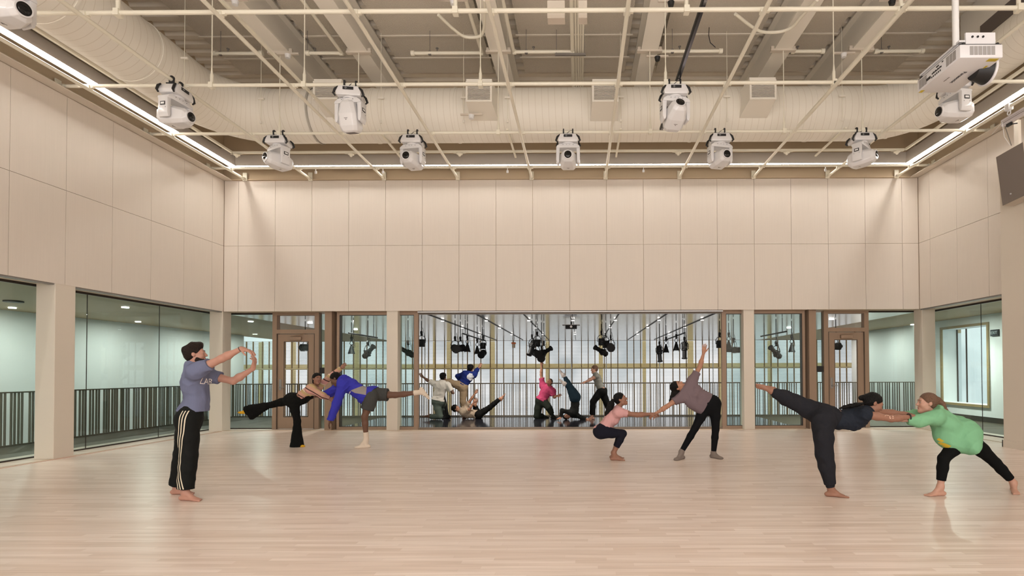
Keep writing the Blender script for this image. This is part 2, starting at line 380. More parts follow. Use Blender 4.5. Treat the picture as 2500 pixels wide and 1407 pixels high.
# pockets between doors and sliding leaves
mb = MB().box(cx_(797), 13.15, 0, cx_(814), GY+.02, ZB+.02)
obj('trim_20', mb, M_oak, kind='structure')
obj('trim_21', MB().box(cx_(814), 13.40, 0, cx_(824), GY, ZB+.02), M_dkframe, kind='structure')
obj('trim_22', MB().box(cx_(1972), 13.15, 0, cx_(1989), GY+.02, ZB+.02), M_oak, kind='structure')
obj('trim_23', MB().box(cx_(1964), 13.40, 0, cx_(1972), GY, ZB+.02), M_dkframe, kind='structure')
# ================================================================== gallery behind the glass
ZC = 2.95
obj('floor_gallery', MB().box(-11.05, GY+.02, -.25, AX1+.05, 17.05, -.002).box(-11.05, YB, -.25, XL-.9, GY+.02, -.002).box(XR+1.0, YB, -.25, AX1+.05, GY+.02, -.002), M_carpet, kind='structure')
obj('floor_marley', MB().box(-6.2, GY+.05, -.002, 5.5, 17.0, .004), M_marley, kind='structure')
obj('ceiling_gallery', MB().box(-9.2, GY+.3, ZC, 8.8, SY+.3, ZC+.3), M_galceil, kind='structure')
obj('ceiling_corridor_left', MB().box(AX0-.3, YB, ZC, XL-.82, GY+.3, ZC+.3).box(AX0-.3, GY+.3, ZC, -9.2, SY+.3, ZC+.3), M_corrceil, kind='structure')
obj('ceiling_corridor_right', MB().box(XR+.92, YB, ZC, AX1+.3, GY+.3, ZC+.3).box(8.8, GY+.3, ZC, AX1+.3, AY1, ZC+.3).box(8.8, AY1, ZC, AX1+4.5, SY+.3, ZC+.3), M_corrceil, kind='structure')
obj('wall_atrium_left', MB().box(AX0-.3, YB, -4.5, AX0, AY1, ZC), M_galwall, kind='structure')
# right wall with the deep window
wy0, wy1, wz0, wz1 = PX(2411, 800, AX1).y, PX(2301, 805, AX1).y, PX(2411, 990, AX1).z, PX(2411, 793, AX1).z
mb = MB().box(AX1, YB, -.25, AX1+.3, wy0-.07, ZC).box(AX1, wy1+.07, -4.5, AX1+.3, AY1, ZC).box(AX1, wy0-.07, -.25, AX1+.3, wy1+.07, wz0-.07).box(AX1, wy0-.07, wz1+.07, AX1+.3, wy1+.07, ZC)
obj('wall_atrium_right', mb, M_galwall, kind='structure')
fr = MB(); rv = MB()
for (a, b, c, d) in ((wy0-.07, wz0-.07, wy0, wz1+.07), (wy1, wz0-.07, wy1+.07, wz1+.07), (wy0, wz0-.07, wy1, wz0), (wy0, wz1, wy1, wz1+.07)):
    fr.box(AX1-.04, a, b, AX1+.005, c, d); rv.box(AX1+.005, a, b, AX1+.46, c, d)
w = empty('window_30', (AX1, (wy0+wy1)/2, wz0), kind='structure')
obj('window_frame', fr, mat('oak_window_reveal', s2l(160, 138, 98), .5), w)
mb = MB().box(AX1+.42, wy0, wz0, AX1+.45, wy0+.03, wz1).box(AX1+.42, wy1-.03, wz0, AX1+.45, wy1, wz1).box(AX1+.42, wy1-.42, wz0, AX1+.45, wy1-.39, wz1)
obj('mullion', mb, M_dkframe, w); obj('reveal', rv, M_galwall, w)
obj('pane', MB().box(AX1+.43, wy0, wz0, AX1+.435, wy1, wz1), M_glassc, w)
# exit sign on that wall
e0 = PX(2438, 820, AX1-.03); e1 = PX(2419, 806, AX1-.03)
es = empty('exit_sign', (AX1-.03, (e0.y+e1.y)/2, e0.z), 'small dark exit sign with pale letters on the wall past the right glazing', 'sign')
obj('sign_face', MB().box(AX1-.05, e0.y, e0.z, AX1-.001, e1.y, e1.z, bevel=.004), mat('sign_black', (.03, .035, .04), .4), es)
me = text_mesh('EXIT', (e1.z-e0.z)*.62); t = link_mesh('lettering', me, mat('sign_letters', s2l(210, 225, 225), .5), es)
t.location = (-.024, 0, (e1.z-e0.z)*.5); t.rotation_euler = (PI/2, 0, -PI/2)
# baseboards of the corridors
obj('baseboard_gallery', MB().box(AX1-.02, YB, 0, AX1, 17, .14), mat('dark_base', s2l(60, 56, 50), .5), kind='structure')
obj('floor_atrium', MB().box(AX0-.3, YB, -4.7, AX1+.3, SY+.5, -4.5), mat('terrazzo', s2l(190, 188, 180), .5), kind='structure')
# dark mat edge strip of the far gallery floor
obj('trim_24', MB().box(-11.05, 17.05, -.35, AX1, 17.09, .02), mat('slab_edge', s2l(120, 112, 96), .6), kind='structure')
obj('trim_25', MB().box(-11.09, YB, -.35, -11.05, 17.09, .02), MATS['slab_edge'], kind='structure')
# ---- railings
def railing(name, a, b, label):
    a, b = Vector(a), Vector(b); d = (b-a); L = d.length; u = d/L; v = Vector((-u.y, u.x, 0))
    r = empty(name, (a+b)/2, label, 'railing')
    M = Matrix(((u.x, v.x, 0, a.x), (u.y, v.y, 0, a.y), (0, 0, 1, 0), (0, 0, 0, 1)))
    obj('top_rail', MB().box(0, -.03, 1.04, L, .03, 1.065, M=M), M_rail, r)
    obj('bottom_rail', MB().box(0, -.02, .02, L, .02, .04, M=M), M_rail, r)
    mb = MB(); x = .05; k = 0; rr = random.Random(3)
    pat = [.062, .062, .10, .062, .075, .062, .13, .062, .062, .09]
    while x < L:
        mb.box(x, -.02, .04, x+.013, .02, 1.04, M=M); x += pat[k % 10]*rr.uniform(.9, 1.12)*1.06; k += 1
    obj('pickets', mb, M_rail, r, kind='stuff')
railing('balcony_railing', (-11.0, 17.0, 0), (AX1-.02, 17.0, 0), 'bronze picket railing across the far edge of the rear gallery')
railing('balcony_railing', (-11.0, YB, 0), (-11.0, 16.97, 0), 'bronze picket railing running along the left corridor outside the glass')
# ---- slatted facade
M_fin = mat('terracotta_fin', s2l(150, 116, 66), .6)
M_blade = mat('white_blade', s2l(205, 205, 200), .6)
f = empty('slatted_screen', ((AX0+AX1)/2, SY, -4.5), 'tall slatted sun screen of thin blades and brown fins behind the rear railing', 'screen')
mb = MB(); x = AX0-4.0; k = 0
while x < AX1+4:
    mb.box(x-.0135, SY-.08, -4.5, x+.024, SY-.02, ZC); x += (.33, .33, .46)[k % 3]; k += 1
obj('vertical_fins', mb, M_fin, f, kind='stuff')
mb = MB(); z = -4.45
while z < ZC:
    mb.box(AX0-4.2, SY, z, AX1+4.2, SY+.055, z+.014); z += .0605
obj('horizontal_blades', mb, mat('bronze_blade', s2l(84, 76, 66), .5), f, kind='stuff')
M_tim = mat('translucent_pale_timber', s2l(248, 240, 216), .6)
_n = M_tim.node_tree.nodes; _l = M_tim.node_tree.links; _t = _n.new('ShaderNodeBsdfTranslucent'); _t.inputs[0].default_value = (*s2l(252, 240, 208), 1)  # translucency added so the backlit timber looks lit
_m = _n.new('ShaderNodeMixShader'); _m.inputs[0].default_value = .8; _l.new(_n['Principled BSDF'].outputs[0], _m.inputs[1]); _l.new(_t.outputs[0], _m.inputs[2]); _l.new(_m.outputs[0], _n['Material Output'].inputs[0])
mb = MB().box(AX0-4.2, SY+.35, PY(1300, 899, SY+.35).z, AX1+4.2, SY+.5, PY(1300, 888.5, SY+.35).z)
mb.box(AX0-4.2, SY-.15, 1.56, AX1+4.2, SY-.11, 1.62)
obj('timber_rail', mb, M_tim, f)
for px, w_ in ((636, .14), (715, .16), (870, .18), (1060, .10), (1095, .16), (1202, .22), (1336, .16), (1467, .2), (1573, .16), (1686, .26), (1759, .18), (1880, .16)):
    x = PY(px, 870, SY+.6).x
    obj('timber_post', MB().box(x-w_/2, SY+.55, -4.5, x+w_/2, SY+.75, ZC), M_tim, f)
for px in (1130, 1038, 1395, 1610, 1480, 1740):
    x = PY(px, 870, SY-.1).x
    obj('tie_rod', MB().box(x-.02, SY-.16, -4.5, x+.02, SY-.12, ZC), M_white, f)
# walls beyond the ends of the atrium, so the screen returns
obj('wall_atrium_far_left', MB().box(AX0-4.5, SY-.3, -4.5, AX0-4.2, SY+.3, ZC).box(AX0-4.5, AY1, -4.5, AX0-.3, AY1+.2, ZC), M_galwall, kind='structure')
obj('wall_atrium_far_right', MB().box(AX1+4.2, SY-.3, -4.5, AX1+4.5, SY+.3, ZC).box(AX1+.3, AY1, -4.5, AX1+4.5, AY1+.2, ZC), M_galwall, kind='structure')
# portal for the daylight behind the screen
area('daylight_portal', ((AX0+AX1)/2, SY+1.2, -.7), (-PI/2, 0, 0), 32, 7.4, 1, (1, 1, 1), portal=True)
# gallery ceiling tracks
def trk(name, p0, p1, z, r, label, cat='track'):
    a = PZ(*p0, z); b = PZ(*p1, z); a.z = b.z = z
    return obj(name, MB().box(min(a.x, b.x)-r, a.y, z-.03, min(a.x, b.x)+r, b.y, z), M_black, label=label, cat=cat)
zz = ZC-.002
for k, (px, py) in enumerate(((1038, 767), (1159, 767), (1276, 767), (1397, 767), (1512, 767), (1630, 767), (1746, 767))):
    x = PZ(px, py, zz-.02).x
    obj('ceiling_track', MB().box(x-.008, 14.0, zz-.02, x+.008, SY-.6, zz), M_black, label='black track on the gallery ceiling, %s from the left through the open middle bay' % ORD[k], cat='track', group='gallery ceiling tracks')
    for yy in (15.6, 18.2, 21.4):
        obj('downlight', MB().tube((x+.0, yy, zz-.045), (x+.0, yy, zz-.031), .045, n=16), mat('downlight_glow', (1, 1, 1), .5, emit=((1, .95, .9), 4)), label='small round downlight beside the %s gallery track, %s from the near end' % (ORD[k], ORD[(15.6, 18.2, 21.4).index(yy)]), cat='downlight', group='gallery downlights')
for _k, (px, py) in enumerate(((30, 752), (112, 753), (306, 751), (337, 786), (612, 785.5), (757, 789), (868, 805))):
    p = PZ(px, py, ZC-.01)
    obj('downlight', MB().tube((p.x, p.y, ZC-.02), (p.x, p.y, ZC-.001), .07, n=20), mat('downlight_glow2', (1, 1, 1), .5, emit=((1, .95, .9), 14)), label='round downlight in the left corridor ceiling, %s found going from left to right' % ORD[_k], cat='downlight', group='corridor downlights')
for _k, (px, py) in enumerate(((1926, 801), (2030, 780), (2229, 793), (2240, 780))):
    p = PZ(px, py, ZC-.01)
    obj('downlight', MB().tube((p.x, p.y, ZC-.02), (p.x, p.y, ZC-.001), .07, n=20), MATS['downlight_glow2'], label='round downlight in the right corridor ceiling, %s found going from left to right' % ORD[_k], cat='downlight', group='corridor downlights')
for yy, lab in ((PZ(33, 736, ZC-.02).y, 'dark round speaker grille in the left corridor ceiling near the room side'),):
    p = PZ(33, 736, ZC-.01)
    obj('ceiling_speaker', MB().tube((p.x, p.y, ZC-.03), (p.x, p.y, ZC-.001), .16, n=24), M_black, label=lab, cat='speaker')
obj('wall_corridor_end_left', MB().box(AX0-.3, YB-.3, -4.5, XL-.9, YB, ZC+.3), M_galwall, kind='structure')
obj('wall_corridor_end_right', MB().box(XR+1, YB-.3, -.25, AX1+.3, YB, ZC+.3), M_galwall, kind='structure')

# lamps for the corridor and gallery downlights, plus some added to brighten the walls
for y in (0.5, 3.5, 6.5, 9.5, 12.5, 15.5, 18.5, 21): disk((-12.5, y, 2.9), 50, spread=PI)  # row added over the void to brighten the left atrium wall
for y in (2, 9): disk((-10.1, y, 2.9), 22)
for y in (14.5, 18.6, 21): disk((9.9, y, 2.9), 50, spread=PI)  # added to brighten the right atrium wall
for x in (-6.5, -2.2, 2.2, 6.5, 10):
    disk((x, 15.2, 2.9), 70)
for y in (3, 8, 11.5): disk((10.2, y, 2.9), 34)
mb = MB()
for k in range(6): mb.box(-7.95+k*3.1-.05, -3.98, .3, -7.95+k*3.1+.05, -3.93, 6.9)
for z in (.3, 2.5, 4.7, 6.9): mb.box(-7.95, -3.98, z-.04, 7.55, -3.93, z+.04)
w = empty('window_40', (-.2, -3.95, .3), kind='structure'); obj('window_frame', mb, M_oak, w)  # unseen window frame, made up to carry the added front fill light
# ================================================================== perimeter LED line
def led(name, x0, y0, x1, y1, label, side=None):
    r = empty(name, ((x0+x1)/2, (y0+y1)/2, 6.34), label, 'light', group='perimeter light lines')
    obj('housing', MB().box(x0, y0, 6.345, x1, y1, 6.60), mat('fixture_aluminium', s2l(176, 168, 160), .45), r)
    i = .016
    t_ = .008
    lip = {'b': (x0, y1-t_, x1, y1), 'l': (x0, y0, x0+t_, y1), 'r': (x1-t_, y0, x1, y1), 'f': (x0, y0, x1, y0+t_)}[side]
    obj('wall_side_lip', MB().box(lip[0], lip[1], 6.285, lip[2], lip[3], 6.345), MATS['fixture_aluminium'], r)
    obj('diffuser', MB().box(x0+i, y0+i, 6.342, x1-i, y1-i, 6.346), M_led, r, label='glowing white diffuser strip')
    return r
LX0, LX1, LY = -8.18, 7.74, 12.70
lw = .08
led('linear_light', LX0, LY-lw, LX1, LY, 'glowing light line running along the top of the back wall', 'b')
led('linear_light', LX0-lw+.0, YB+.4, LX0, LY, 'glowing light line running along the top of the left wall', 'l')
led('linear_light', LX1, YB+.4, LX1+lw, LY, 'glowing light line running along the top of the right wall', 'r')
led('linear_light', LX0, YB+.4, LX1, YB+.4+lw, 'light line along the wall behind the viewer', 'f')
# ================================================================== deck, boards, beams
mb = MB(); y = YB; prof = []
while y < D+.3:
    prof += [(y, ZD), (y+.10, ZD), (y+.14, ZD-.07), (y+.26, ZD-.07), (y+.30, ZD)]; y += .30
prof2 = prof + [(y, ZD), (y, ZD+.1), (YB, ZD+.1)]
bm = mb.bm
A = [bm.verts.new((XL-.3, p[0], p[1])) for p in prof]; B = [bm.verts.new((XR+.3, p[0], p[1])) for p in prof]
for k in range(len(prof)-1): bm.faces.new((A[k], A[k+1], B[k+1], B[k]))
mb.box(XL-.3, YB-.3, ZD+.02, XR+.3, D+.3, ZD+.12)
obj('ceiling', mb, M_deck, kind='structure')
ZBM = 7.85
bp = [((565, 600), (740, 191)), ((767, 811), (900, 927)), ((1160, 1210), 0), ((1594, 1627), 0), ((1966, 2010), 0), ((2187, 2228), 0)]
bxs = [PZ(x, y, ZBM).x for x, y in ((584, 20), (789, 0), (1185, 0), (1611, 8), (1988, 0), (2207, 0))]
for k, x in enumerate(bxs):
    fw = .17
    b = empty('ceiling_beam', (x, (YB+D)/2, ZBM), 'cream steel roof beam running away from the viewer, %s from the left' % ORD[k], 'beam', group='roof beams')
    obj('bottom_flange', MB().box(x-fw, YB, ZBM, x+fw, D, ZBM+.03), M_beam, b)
    obj('web', MB().box(x-.05, YB, ZBM+.03, x+.05, D, ZD), M_beam, b)
    obj('top_flange', MB().box(x-fw, YB, ZD-.12, x+fw, D, ZD-.08), M_beam, b)
    # hanger cleat clamped under the flange
    for q, yy in enumerate((10.62, 7.0)):
        obj('hanger_cleat', MB().box(x-.25, yy-.04, ZBM-.035, x+.25, yy+.04, ZBM).box(x-.24, yy-.03, ZBM, x-.18, yy+.03, ZBM+.06).box(x+.18, yy-.03, ZBM, x+.24, yy+.03, ZBM+.06), M_paint, b)
bays = [(-7.79-.36, bxs[0])]+list(zip(bxs, bxs[1:]))+[(bxs[-1], 7.29+.36)]
ysb = [YB+.1+.78*k for k in range(21)] + [12.45]
ysb = [v for v in ysb if v < 12.3] + [12.32]
for k, (a, b) in enumerate(bays):
    x0, x1 = a+.36, b-.36
    if x1-x0 < .6: x0, x1 = a+.24, b-.24
    e = empty('acoustic_ceiling_panel', ((x0+x1)/2, 4, 8.36), 'rough wood wool acoustic board strip between roof beams, %s bay from the left' % ORD[k], 'ceiling panel', group='acoustic ceiling boards')
    for q, (c, d) in enumerate(zip(ysb, ysb[1:])):
        if d < 3.0: continue
        obj('board', MB().box(x0, c+.006, 8.36, x1, d-.03, 8.40), M_tectum, e)
    mb = MB()
    for c in ysb[1:-1]:
        if c > 3: mb.box(x0-.05, c-.03, 8.345, x1+.05, c+.01, 8.36)
    obj('seam_batten', mb, M_deck, e)
# ================================================================== duct ring
ZDU, RD = 6.92, .54
DXL, DXR, DYB = -7.60, 7.30, 11.40
def duct_pts():
    pts = []; R_ = 1.25
    y = YB+.5
    while y < DYB-R_: pts.append((DXL, y)); y += .25
    for k in range(13):
        a = PI/2*k/12; pts.append((DXL+R_-R_*math.cos(a), DYB-R_+R_*math.sin(a)))
    x = DXL+R_+.25
    while x < DXR-R_-.05: pts.append((x, DYB)); x += .25
    for k in range(13):
        a = PI/2*k/12; pts.append((DXR-R_+R_*math.sin(a), DYB-R_+R_*math.cos(a)))
    y = DYB-R_-.25
    while y > YB+.5: pts.append((DXR, y)); y -= .25
    return pts
dp = duct_pts()
def rad(p):   # the run along the right wall is slimmer
    if p[0] > DXR-.02: return .375
    if p[0] > 5.9 and p[1] < DYB-.001: return .54-.165*min(1, (DYB-p[1])/1.25)
    return RD
E_d = empty('air_duct', (-.2, 8, ZDU-RD), 'large round cream air duct looping around the room under the roof', 'duct')
bm = bmesh.new(); n = 40; uvl = bm.loops.layers.uv.new('UVMap'); rings = []; dist = 0
for i, p in enumerate(dp):
    a = Vector(dp[max(0, i-1)]); b = Vector(dp[min(len(dp)-1, i+1)]); t = (b-a).normalized(); nrm = Vector((t.y, -t.x))
    if i: dist += (Vector(p)-Vector(dp[i-1])).length
    rings.append((dist, [bm.verts.new((p[0]+nrm.x*rad(p)*math.cos(2*PI*k/n), p[1]+nrm.y*rad(p)*math.cos(2*PI*k/n), ZDU+rad(p)*math.sin(2*PI*k/n))) for k in range(n)]))
for (d0, r0), (d1, r1) in zip(rings, rings[1:]):
    for k in range(n):
        f_ = bm.faces.new((r0[k], r0[(k+1) % n], r1[(k+1) % n], r1[k]))
        for lp, uv in zip(f_.loops, ((d0, k/n), (d0, (k+1)/n), (d1, (k+1)/n), (d1, k/n))): lp[uvl].uv = uv
bm.faces.new(rings[0][1]); bm.faces.new(rings[-1][1])
M_duct2 = bpy.data.materials.new('spiral_duct_paint'); M_duct2.use_nodes = True; nn = M_duct2.node_tree.nodes; ll = M_duct2.node_tree.links; pb = nn['Principled BSDF']
pb.inputs['Roughness'].default_value = .5
uvn = nn.new('ShaderNodeUVMap'); sp = nn.new('ShaderNodeSeparateXYZ'); ll.new(uvn.outputs[0], sp.inputs[0])
ad = nn.new('ShaderNodeMath'); ad.operation = 'MULTIPLY_ADD'; ad.inputs[1].default_value = 1/.135; ll.new(sp.outputs['X'], ad.inputs[0]); ll.new(sp.outputs['Y'], ad.inputs[2])
fr_ = nn.new('ShaderNodeMath'); fr_.operation = 'FRACT'; ll.new(ad.outputs[0], fr_.inputs[0])
rr_ = nn.new('ShaderNodeValToRGB'); cr = rr_.color_ramp; cr.elements[0].position = 0; cr.elements[0].color = (*s2l(216, 206, 190), 1); cr.elements[1].position = .10; cr.elements[1].color = (*s2l(240, 234, 222), 1)
ll.new(fr_.outputs[0], rr_.inputs[0]); ll.new(rr_.outputs[0], pb.inputs['Base Color'])
bpn = nn.new('ShaderNodeBump'); bpn.inputs['Strength'].default_value = .35; bpn.inputs['Distance'].default_value = .005; bpn.invert = True
ll.new(rr_.outputs[0], bpn.inputs['Height']); ll.new(bpn.outputs[0], pb.inputs['Normal'])
for v in bm.verts: v.co -= E_d.location
bmesh.ops.recalc_face_normals(bm, faces=bm.faces[:])
me = bpy.data.meshes.new('duct_body'); bm.to_mesh(me); bm.free(); link_mesh('duct_body', me, M_duct2, E_d, smooth=True)
# joint collars
cum = [0]
for a, b in zip(dp, dp[1:]): cum.append(cum[-1]+(Vector(b)-Vector(a)).length)
for px in (380, 470, 640, 770, 790, 925, 1115, 1390, 1690, 1975, 2160, 2215):
    tx = PY(px, 280, DYB).x
    if px < 700 and px < 500: i = min(range(len(dp)), key=lambda j: abs(dp[j][1]-(7.5 if px == 380 else 9.0)) + (0 if dp[j][0] < -7 else 99))
    else: i = min(range(len(dp)), key=lambda j: abs(dp[j][0]-tx)+abs(dp[j][1]-DYB))
    a = Vector(dp[i-1]); b = Vector(dp[i+1]); t = (b-a).normalized().to_3d(); c = Vector((*dp[i], ZDU))
    mb = MB(); mb.tube(c-t*.022, c+t*.022, rad(dp[i])+.010, n=40)
    obj('joint_collar', mb, M_duct, E_d, smooth='auto')
# supply registers on the duct
M_grille = mat('register_grille', s2l(150, 142, 130), .5)
for k, (x0, x1, y0, y1) in enumerate(((770, 830, 204, 240), (1142, 1197, 204, 246), (1450, 1505, 204, 246), (1834, 1890, 200, 240))):
    Yg = 10.36
    a = PY(x0, y1, Yg); b = PY(x1, y0, Yg)
    e = empty('air_register', ((a.x+b.x)/2, Yg, a.z), 'boxy cream air register with louvred grille on the duct, %s from the left' % ORD[k], 'air vent', group='duct registers')
    t = .03
    mb = MB()
    P = [(a.x-t, Yg, a.z-t), (b.x+t, Yg, a.z-t), (b.x+t, Yg, b.z+t+.06), (a.x-t, Yg, b.z+t+.06)]
    Q = [(a.x-.06, 11.0, a.z-.12), (b.x+.06, 11.0, a.z-.12), (b.x+.06, 11.0, b.z+.1), (a.x-.06, 11.0, b.z+.1)]
    P = [Vector(p) for p in P]; Q = [Vector(p) for p in Q]
    mb.hull(P+Q)
    obj('plenum', mb, M_duct, e)
    mb = MB().box(a.x-.035, Yg-.03, a.z-.035, b.x+.035, Yg-.001, a.z).box(a.x-.035, Yg-.03, b.z, b.x+.035, Yg-.001, b.z+.035).box(a.x-.035, Yg-.03, a.z, a.x, Yg-.001, b.z).box(b.x, Yg-.03, a.z, b.x+.035, Yg-.001, b.z)
    obj('grille_frame', mb, M_duct, e)
    mb = MB().box(a.x, Yg-.008, a.z, b.x, Yg-.002, b.z)
    obj('grille_back', mb, mat('grille_dark', s2l(96, 86, 74), .8), e)
    mb = MB(); z = a.z+.012
    while z < b.z-.005: mb.box(a.x, Yg-.024, z, b.x, Yg-.010, z+.010); z += .026
    obj('louvres', mb, M_duct, e)
# ================================================================== pipe grid
RP = .029
ty = [D-.608-1.8*k for k in range(6)]
lx = [-1.163+1.8*(k-4) for k in range(10)]; lx[0] = -8.16; lx[9] = 7.71
def clamp_mb(x, y):
    mb = MB().box(x-.045, y-.045, ZP-.035, x+.045, y+.045, ZP+.03, bevel=.01)
    mb.box(x+.045, y-.02, ZP-.02, x+.085, y+.02, ZP+.01).box(x-.02, y-.075, ZP-.05, x+.02, y-.045, ZP-.02)
    return mb
clampmesh = None
for k, y in enumerate(ty):
    x0, x1 = XL+.02, XR-.02
    if k == 5: continue
    e = empty('lighting_grid_pipe', (0, y, ZP), 'cream grid pipe running wall to wall, %s out from the back wall' % ORD[k], 'pipe', group='cross pipes of the lighting grid')
    obj('pipe', MB().tube((x0, y, ZP+.02), (x1, y, ZP+.02), RP), M_pipe, e, smooth='auto')
    for s_, xx in ((1, x0), (-1, x1)):
        obj('wall_bracket', MB().box(xx-.0*s_, y-.05, ZP-.03, xx+.02*s_, y+.05, ZP+.13).tube((xx, y, ZP+.02), (xx+.12*s_, y, ZP+.02), .037), M_pipe, e)
    for x in lx:
        if clampmesh is None:
            mb = clamp_mb(0, 0).xf(Matrix.Translation((0, 0, -ZP))); bmesh.ops.recalc_face_normals(mb.bm, faces=mb.bm.faces[:])
            clampmesh = bpy.data.meshes.new('pipe_clamp'); mb.bm.to_mesh(clampmesh); mb.bm.free(); clampmesh.materials.append(M_pipe)
        c = bpy.data.objects.new('pipe_clamp', clampmesh); COL.objects.link(c); c.parent = e; c.location = (x, 0, 0)
for k, x in enumerate(lx):
    e = empty('lighting_grid_pipe', (x, (YB+D)/2, ZP-.06), 'cream grid pipe running toward the back wall, %s from the left' % ORD[k], 'pipe', group='long pipes of the lighting grid')
    obj('pipe', MB().tube((x, YB+.1, ZP-.035), (x, D-.03, ZP-.035), RP), M_pipe, e, smooth='auto')
    obj('wall_bracket', MB().box(x-.05, D-.06, ZP-.08, x+.05, D-.035, ZP+.12).tube((x, D-.15, ZP-.035), (x, D-.04, ZP-.035), .037), M_pipe, e)
# hanger rods : picture x of the rod, its pipe row, height of the top
rods = [(663, 1, ZBM), (851, 1, ZBM), (1210, 1, ZBM), (1594, 1, ZBM), (1925, 1, ZBM), (2117, 1, ZBM),
        (517, 2, ZD-.1), (743, 2, ZD-.1), (1173, 2, ZD-.1), (1625, 2, ZD-.1), (2036, 2, ZD-.1),
        (288, 3, ZD-.1), (1112, 3, ZD-.1), (1676, 3, ZD-.1), (2200, 3, ZD-.1), (2487, 3, ZD-.1)]
for k, (px, r, zt) in enumerate(rods):
    y = ty[r]; x = PY(px, 325 if r == 1 else (206 if r == 2 else 32), y).x
    if zt == ZBM:
        x = min(bxs, key=lambda b: abs(b-x)) if min(abs(b-x) for b in bxs) < .3 else x
    e = empty('hanger_rod', (x, y, ZP+.04), 'thin rod holding the %s cross pipe from the back, %s from the left' % (ORD[r], ORD[[q[0] for q in rods if q[1] == r].index(px)]), 'hanger', group='grid hanger rods')
    obj('rod', MB().tube((x, y, ZP+.12), (x, y, zt), .009, n=8), M_pipe, e)
    obj('coupler', MB().tube((x, y, ZP+.06), (x, y, ZP+.20), .026, n=10).tube((x, y, ZP+.20), (x, y, ZP+.32), .02, .009, n=10).box(x-.035, y-.045, ZP-.03, x+.035, y+.045, ZP+.06), M_pipe, e)
# duct hangers
for k, px in enumerate((416, 640, 932, 1133, 1240, 1515, 1774, 2054)):
    x = PY(px, 260, DYB-RD).x; y = DYB-RD-.04
    if px == 416: x, y = DXL+RD+.05, 9.4
    zt = ZD-.1
    e = empty('duct_hanger', (x, y, 6.75), 'very thin rod with small cleat beside the duct, %s from the left' % ORD[k], 'hanger', group='duct hanger rods')
    obj('rod', MB().tube((x, y, 6.55), (x, y, zt), .005, n=6), M_pipe, e)
    obj('cleat', MB().box(x-.06, y-.015, 7.0, x+.06, y+.015, 7.03).tube((x, y, 6.5), (x, y, 6.56), .02, n=8), M_duct, e)
# struts from the duct to the track
for k, (p, q) in enumerate((((938, 321), (975, 368)), ((1239, 314), (1258, 369)), ((1515, 310), (1505, 365)), ((2054, 309), (2002, 358)))):
    x = PZ(*q, 6.46).x; ya = DYB-.62
    obj('strut_channel', MB().box(x-.02, ya, 6.36-.03, x+.02, 12.2, 6.36), M_pipe, label='short strut channel passing under the duct, %s from the left' % ORD[k], cat='strut', group='struts under the duct')
# perimeter conduit track with small heads
tx0, tx1, tyy = -7.93, 7.42, PZ(1300, 370, 6.45).y
e = empty('conduit_track', ((tx0+tx1)/2, tyy, 6.43), 'thin cream conduit running round the room just inside the light line', 'conduit')
for nm, a, b in (('back_run', (tx0, tyy), (tx1, tyy)), ('left_run', (tx0, YB+1), (tx0, tyy)), ('right_run', (tx1, YB+1), (tx1, tyy))):
    obj('conduit_run', MB().box(min(a[0], b[0])-.022, min(a[1], b[1])-.022, 6.43, max(a[0], b[0])+.022, max(a[1], b[1])+.022, 6.475), M_pipe, e)
    if nm != 'back_run': obj('track_shadow_strip', MB().box(a[0]-.12*(1 if a[0] < 0 else -1)-.012, YB+1, 6.46, a[0]-.12*(1 if a[0] < 0 else -1)+.012, tyy-.2, 6.475), mat('track_shadow_tone', s2l(80, 66, 50), .7), e)  # dark strip painting the shadow beside the track
for k, px in enumerate((578, 857, 1122, 1656, 1921, 2190)):
    x = PY(px, 372, tyy).x
    d = empty('sprinkler', (x, tyy-.03, 6.36), 'small cream sprinkler head under the conduit near the back wall, %s from the left' % ORD[k], 'sprinkler', group='sprinkler heads on the back conduit')
    obj('escutcheon', MB().tube((x, tyy, 6.395), (x, tyy, 6.41), .07, n=16), M_pipe, d)
    obj('head', MB().tube((x, tyy, 6.345), (x, tyy, 6.395), .02, .045, n=12).tube((x, tyy, 6.41), (x, tyy, 6.43), .015), M_pipe, d)
    obj('spring_wire', MB().path([(x-.14, tyy, 6.42), (x-.08, tyy, 6.412), (x+.08, tyy, 6.412), (x+.14, tyy, 6.42)], .006, 6), M_pipe, d)
# little lit sensors under the back pipe
for k, px in enumerate((771, 935, 1239, 1571, 2015)):
    x = PY(px, 416, ty[0]).x
    obj('sensor_tag', MB().box(x-.025, ty[0]-.012, ZP-.12, x+.025, ty[0]+.012, ZP-.055, bevel=.008).tube((x, ty[0], ZP-.06), (x, ty[0], ZP-.005), .008), M_white, label='small white square tag hanging under the rearmost grid pipe, %s from the left' % ORD[k], cat='tag', group='small tags under the rear pipe')
